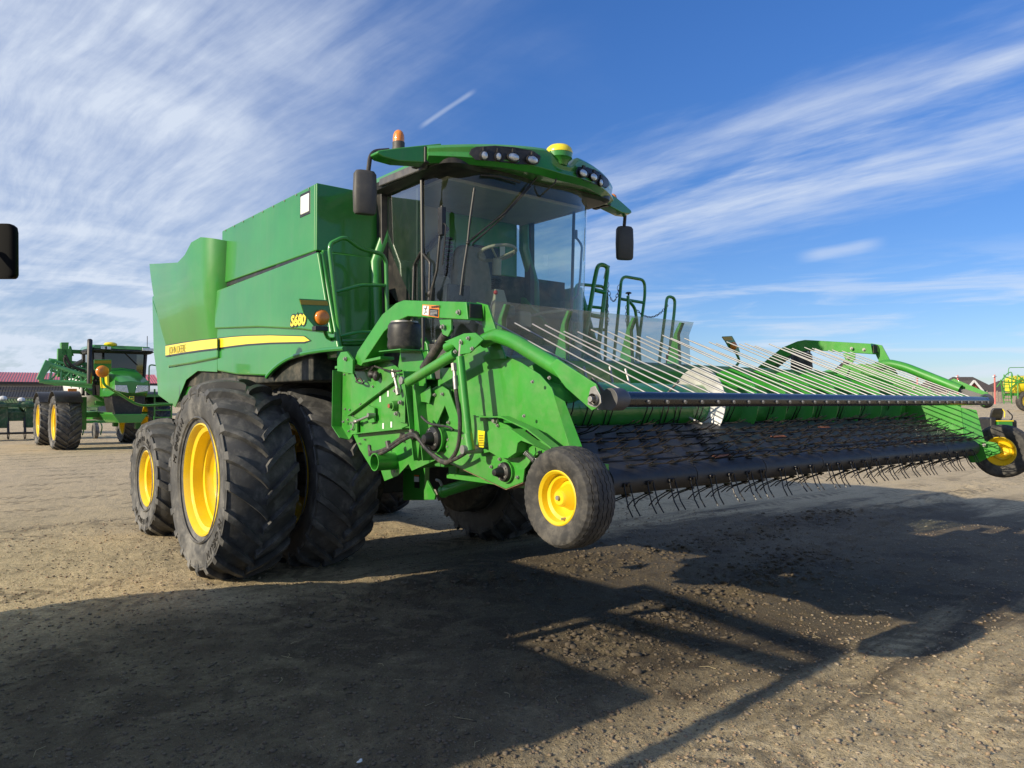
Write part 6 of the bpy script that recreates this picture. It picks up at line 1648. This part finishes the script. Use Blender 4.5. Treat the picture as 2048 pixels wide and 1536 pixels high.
# houses
rf = mat('shingle_roof', (.075, .062, .055), .9, 0, 0, var=.2, scale=3); brick = mat('red_cladding', (.28, .065, .05), .8, 0, 0, var=.15); cream = mat('cream_siding', (.62, .57, .47), .7); win = mat('dark_window', (.03, .035, .04), .1, 0, .5)
house0 = None
def house(px0, px1, D_, ridge, label, gable=True, trim=True, shell=cream):
    a, b = at(px0, D_), at(px1, D_); L = (b - a).length; dv = (b - a).normalized(); nn = Vector((-dv.y, dv.x, 0)); zb0 = min(a.z, b.z)
    if nn.dot(n_) < 0: nn = -nn
    h = thing('house', label, 'house', Vector((a.x, a.y, zb0)), 'single-storey houses behind the fence')
    ze = Q(px0, 791, 'D', D_).z; zr = Q(px0, ridge, 'D', D_).z; dep = 12
    def pt(u, v, z): p = a + dv * u + nn * v; return (p.x, p.y, z)
    mb = MB(); mb.add([pt(0, 0, zb0), pt(L, 0, zb0), pt(L, dep, zb0), pt(0, dep, zb0), pt(0, 0, ze), pt(L, 0, ze), pt(L, dep, ze), pt(0, dep, ze)], [(0, 1, 5, 4), (1, 2, 6, 5), (2, 3, 7, 6), (3, 0, 4, 7)]); mb.build('wall', shell, h)
    hip = min(L * .3, dep / 2)
    mb = MB(); e = .8; mb.add([pt(-e, -e, ze), pt(L + e, -e, ze), pt(L + e, dep + e, ze), pt(-e, dep + e, ze), pt(hip, dep / 2, zr), pt(L - hip, dep / 2, zr)], [(0, 1, 5, 4), (1, 2, 5), (2, 3, 4, 5), (3, 0, 4)]); mb.build('roof', rf, h, ang=5)
    mb = MB(); mb.beam(pt(-e, -e, ze - .15), pt(L + e, -e, ze - .15), .15, .35); mb.build('fascia', M['white'], h)
    mw = MB()
    for i in range(int(L // 6)):
        u = 3 + i * 6; p = Vector(pt(u, -.06, 0)); wv = MB(); wv.add([pt(u, -.08, zb0 + 1.0), pt(u + 1.6, -.08, zb0 + 1.0), pt(u + 1.6, -.08, ze - .7), pt(u, -.08, ze - .7)], [(0, 1, 2, 3)]); wv.build('window', win, h)
    if gable:
        g0, g1 = L * .10, L * .48; gm = (g0 + g1) / 2; zg_ = ze + (zr - ze) * .70
        mb = MB(); mb.add([pt(g0, -2, zb0), pt(g1, -2, zb0), pt(g1, -2, ze), pt(gm, -2, zg_), pt(g0, -2, ze), pt(g0, 2, zb0), pt(g1, 2, zb0), pt(g1, 2, ze), pt(g0, 2, ze)], [(0, 1, 2, 3, 4), (1, 6, 7, 2), (5, 0, 4, 8)]); gb_ = mb.build('gable', brick, h)
        mb = MB(); mb.add([pt(g0 - .6, -2.4, ze - .1), pt(gm, -2.4, zg_ + .25), pt(g1 + .6, -2.4, ze - .1), pt(g0 - .6, 6, ze - .1), pt(gm, 8, zg_ + .25), pt(g1 + .6, 6, ze - .1)], [(0, 1, 4, 3), (1, 2, 5, 4)]); mb.build('gable_roof', rf, h, solid=.1)
        mb = MB(); mb.beam(pt(g0 - .6, -2.5, ze - .1), pt(gm, -2.5, zg_ + .2), .15, .4); mb.beam(pt(gm, -2.5, zg_ + .2), pt(g1 + .6, -2.5, ze - .1), .15, .4); mb.build('bargeboard', M['white'], h)
        mb = MB(); mb.add([pt(g0 + 1.5, -2.06, zb0 + .3), pt(g1 - 1.5, -2.06, zb0 + .3), pt(g1 - 1.5, -2.06, ze - .3), pt(g0 + 1.5, -2.06, ze - .3)], [(0, 1, 2, 3)]); mb.build('garage_door', M['white'], h)
    return h
house(1700, 1880, 185, 751, 'dark-roofed house half hidden behind the green header arm')
house(1866, 1925, 200, 756, 'narrow dark-roofed house to the left of the red gable', gable=False)
house(1905, 2010, 172, 752, 'house with a red gable and white trim, right of the header arm')
house(1990, 2120, 190, 760, 'dark-roofed house right behind the yellow seed cart', gable=False, shell=brick)
# air cart
c = at(2066, 74); cart = thing('air_cart', 'yellow air-seeder tank cart on big yellow wheels at the right edge', 'seed cart', c)
d2 = d_; 
def cp(u, v, z): p = c + d2 * u + n_ * v; return Vector((p.x, p.y, c.z + z))
def gw_(u, v, R, Wd, rim, par):
    mb = MB(); h = Wd / 2
    prof = [(-h * .8, rim), (-h, rim + .1), (-h, R * .85), (-h * .7, R), (h * .7, R), (h, R * .85), (h, rim + .1), (h * .8, rim)]
    p = cp(u, v, R); vs = []; n = 36
    def ringv(a, r): return [p + n_ * a + (d2 * math.cos(2 * math.pi * k / n) + Vector((0, 0, 1)) * math.sin(2 * math.pi * k / n)) * r for k in range(n)]
    for a, r in prof: vs += ringv(a, r)
    mb.add(vs, [(i * n + k, i * n + (k + 1) % n, (i + 1) * n + (k + 1) % n, (i + 1) * n + k) for i in range(len(prof) - 1) for k in range(n)])
    t = mb.build('tyre', M['rubber2'], par)
    mb = MB(); vs = []; pr = [(-h * .75, rim + .02), (-h * .6, rim - .08), (-h * .2, rim - .12), (-h * .3, .25), (-h * .7, .18), (-h * .7, .001)]
    for a, r in pr: vs += ringv(a, r)
    mb.add(vs, [(i * n + k, i * n + (k + 1) % n, (i + 1) * n + (k + 1) % n, (i + 1) * n + k) for i in range(len(pr) - 1) for k in range(n)])
    mb.build('rim', M['yellow'], t)
u0 = (2037 - 2066) / FPX * 74
gw_(u0, -1.2, .95, .6, .62, cart); gw_(u0 + 3.6, -1.2, .95, .6, .62, cart)
mb = MB(); secs = []
for u, k in ((u0 - .9, .72), (u0 - .7, .95), (u0 - .2, 1.0), (u0 + 3.2, 1.0), (u0 + 3.4, .8)):
    secs.append([cp(u, math.cos(t) * 1.3 * k, 2.65 + math.sin(t) * .80 * k + (-.2 if math.sin(t) < -.5 else 0)) for t in [2 * math.pi * i / 20 for i in range(20)]])
mb.loft(secs); mb.build('tank', M['decal_y'], cart, ang=40)
mb = MB()
mb.beam(cp(u0 - 2.2, -1.3, 2.75), cp(u0 + 3, -1.3, 2.75), .1, .12); mb.beam(cp(u0 - 2.0, -1.0, 1.6), cp(u0 + 3, -1.0, 1.6), .25, .25)
for a in (-2.2, -1.5, -.9): mb.beam(cp(u0 + a, -1.3, 1.2), cp(u0 + a, -1.3, 3.5), .08, .08)
mb.beam(cp(u0 - 2.2, -1.3, 3.3), cp(u0 - .9, -1.3, 2.9), .1, .1); mb.beam(cp(u0 - .9, -1.35, 3.4), cp(u0 + .6, -1.35, 2.0), .09, .09); mb.beam(cp(u0 - 1.6, -1.3, 2.2), cp(u0 - .4, -1.3, 3.2), .09, .09)
mb.tube(rnd([cp(u0 - 2.9, -1.3, 2.3), cp(u0 - 2.0, -1.3, 3.5), cp(u0 - 1.5, -1.3, 3.8), cp(u0 - 1.3, -1.3, 3.0)], .3), .05, 6)
mb.tube(rnd([cp(u0 - 1.8, -1.3, 3.4), cp(u0 - 1.75, -1.3, 4.15), cp(u0 + 3, -1.3, 4.2)], .2), .035, 6)
mb.build('frame', M['frame'], cart)
mb = MB()
for s in (0, .75): mb.beam(cp(u0 - 2.3 + s, -1.4, .7), cp(u0 - 2.6 + s, -1.4, 3.0), .06, .06)
for i in range(7): mb.beam(cp(u0 - 2.33 - i * .04, -1.4, .9 + i * .33), cp(u0 - 1.58 - i * .04, -1.4, .9 + i * .33), .06, .06)
mb.build('ladder', M['frame'], cart)
mb = MB(); mb.beam(cp(u0 + .2, -1.36, 2.6), cp(u0 + .6, -1.36, 2.6), .04, .35); mb.build('emblem_plate', M['decal_k'], cart)
# zero-turn mower
c = at(1996, 29.5); mow = thing('zero_turn_mower', 'small green riding mower with a black seat, parked behind the right gauge wheel', 'riding mower', c)
def mp(u, v, z): p = c + d_ * u + n_ * v; return Vector((p.x, p.y, c.z + z))
def mbox(name, mt, u0, u1, v0, v1, z0, z1, bev=.03):
    mb = MB(); mb.add([mp(u, v, z) for z in (z0, z1) for u, v in ((u0, v0), (u1, v0), (u1, v1), (u0, v1))], [(3, 2, 1, 0), (4, 5, 6, 7), (0, 1, 5, 4), (1, 2, 6, 5), (2, 3, 7, 6), (3, 0, 4, 7)]); return mb.build(name, M[mt], mow, bevel=bev, segs=3)
mbox('engine_cover', 'green', -.36, .20, -.55, -.1, .55, .80); mbox('cover_top', 'decal_y', -.38, .24, -.56, -.2, .80, .84, .012)
mbox('body', 'black', -.50, .55, -.3, 1.0, .35, .85, .08); mbox('rear_guard', 'black', -.62, -.38, -.5, .3, .45, .95, .08)
mb = MB(); mb.loft([[mp(-.12 + a * k, -.12 + b + l, z) for a, b in ((-.24, -.06), (.24, -.06), (.22, .08), (-.22, .08))] for k, l, z in ((.9, .1, .85), (1, .05, 1.0), (.95, 0, 1.2), (.7, -.03, 1.30))]); mb.build('seat', M['black'], mow, bevel=.05, segs=3)
mb = MB(); mb.tube([mp(.11, -.2, .95), mp(.13, -.2, 1.15), mp(.05, -.18, 1.27)], .018, 6); mb.build('seat_piping', M['decal_y'], mow)
mb = MB(); mb.tube(rnd([mp(.45, .3, .8), mp(.72, .3, .85), mp(.75, .3, 1.0), mp(.55, .3, 1.2)], .08), .022, 8); mb.tube(rnd([mp(.7, .8, .6), mp(.95, .8, .62), mp(.98, .8, .8), mp(.8, .8, .82)], .05), .018, 8); mb.build('steering_lever', M['black'], mow)
mb = MB()
for u in (-.45, .45): mb.lathe([(-.13, .001), (-.13, .2), (-.11, .28), (.11, .28), (.13, .2), (.13, .001)], mp(u, -.1, .28), 'X', 24)
mb.build('rear_tyres', M['rubber2'], mow); mbox('mower_deck', 'green', -.7, .8, .5, 1.2, .15, .35)
# a row of low green implements far off, right of the header
c = at(1880, 95); far = thing('parked_seeder', 'row of folded seeder frames glimpsed behind the header sheet, in front of the houses', 'farm implement', c)
mb = MB(); r_ = random.Random(2)
for i in range(16):
    p = c + d_ * (r_.uniform(-7, 4)); mb.beam(p + Vector((0, 0, .4)), p + d_ * r_.uniform(.5, 2) + Vector((0, 0, r_.uniform(.8, 2.6))), .12, .12)
mb.beam(c - d_ * 8 + Vector((0, 0, 1.2)), c + d_ * 5 + Vector((0, 0, 1.4)), .3, .4); mb.build('frame', M['lightgreen'], far)

# --- the machine parked beside the photographer: only its mirror enters the picture, its shadow covers the yard
mir = Q(8, 503, 'D', 5.9)
nb = thing('parked_tractor', 'black-mirrored tractor parked just outside the left edge, only its mirror in view', 'tractor', (-2.6, 5.6, 0))
mb = MB()
def rsec(z, kx):
    return [Vector((mir.x + (abs(math.cos(t)) ** .4) * math.copysign(1, math.cos(t)) * .105 * kx * RX, mir.y + (abs(math.cos(t)) ** .4) * math.copysign(1, math.cos(t)) * .105 * kx * RY, z)) + n_ * (abs(math.sin(t)) ** .5 * math.copysign(1, math.sin(t)) * .04) for t in [2 * math.pi * i / 24 for i in range(24)]]
zt0, zt1 = Q(14, 557, 'D', 5.9).z, Q(14, 449, 'D', 5.9).z
mb.loft([rsec(zt0, .8), rsec(zt0 + .012, .94), rsec(zt0 + .03, 1), rsec(zt1 - .06, .93), rsec(zt1 - .02, .85), rsec(zt1, .6)])
mb.build('side_mirror', mat('shaded_black', (.004, .004, .004), .6, spec=.08), nb, ang=40)  # black housing, colour darkened further to stand in for shade
mb = MB(); mb.tube([(mir.x - .1, mir.y - .03, mir.z), (mir.x - 1.2, mir.y - .1, mir.z + .1)], .02, 8); mb.build('mirror_arm', M['black'], nb)
mb = MB(); mb.loft([[(-2.6 + a * w, y, z) for a, y in ((-1, 5.55), (1, 5.55), (1, 7.2), (-1, 7.2))] for w, z in ((.75, 1.3), (.85, 2.45))]); mb.build('cab', M['tint'], nb, bevel=.04)
mb = MB(); mb.box(-3.6, -1.6, 5.3, 7.4, 2.45, 2.72); mb.build('cab_roof', M['green'], nb, bevel=.05)
mb = MB(); mb.box(-2.9, -1.9, 3.6, 5.7, .9, 2.15); mb.build('hood', M['green'], nb, bevel=.05)
mb = MB(); mb.box(-3.1, -2.1, 4.8, 7.8, .6, 1.3); mb.build('chassis', M['dark'], nb)
wt_ = wheel(nb, (-1.35, 7.0, .97), .98, .52, .52, 20, .05, .02, 1, spread=.75)
copy_of(wt_, nb, (-3.85, 7.0, .97), scale=(-1, 1, 1))
mb = MB()
mb.tube([(-1.5, 2.45, .2), (-1.5, 3.0, 1.65), (-1.5, 3.46, 2.55)], .055, 8)
mb.tube([(-1.5, 3.46, 2.55), (-1.5, 5.75, 2.72)], .07, 8); mb.tube([(-1.5, 3.4, 2.38), (-1.5, 5.5, 2.34)], .07, 8); mb.tube([(-1.5, 5.0, 2.66), (-1.5, 5.0, 1.0)], .06, 8)
mb.build('guard_rail', M['green'], nb)
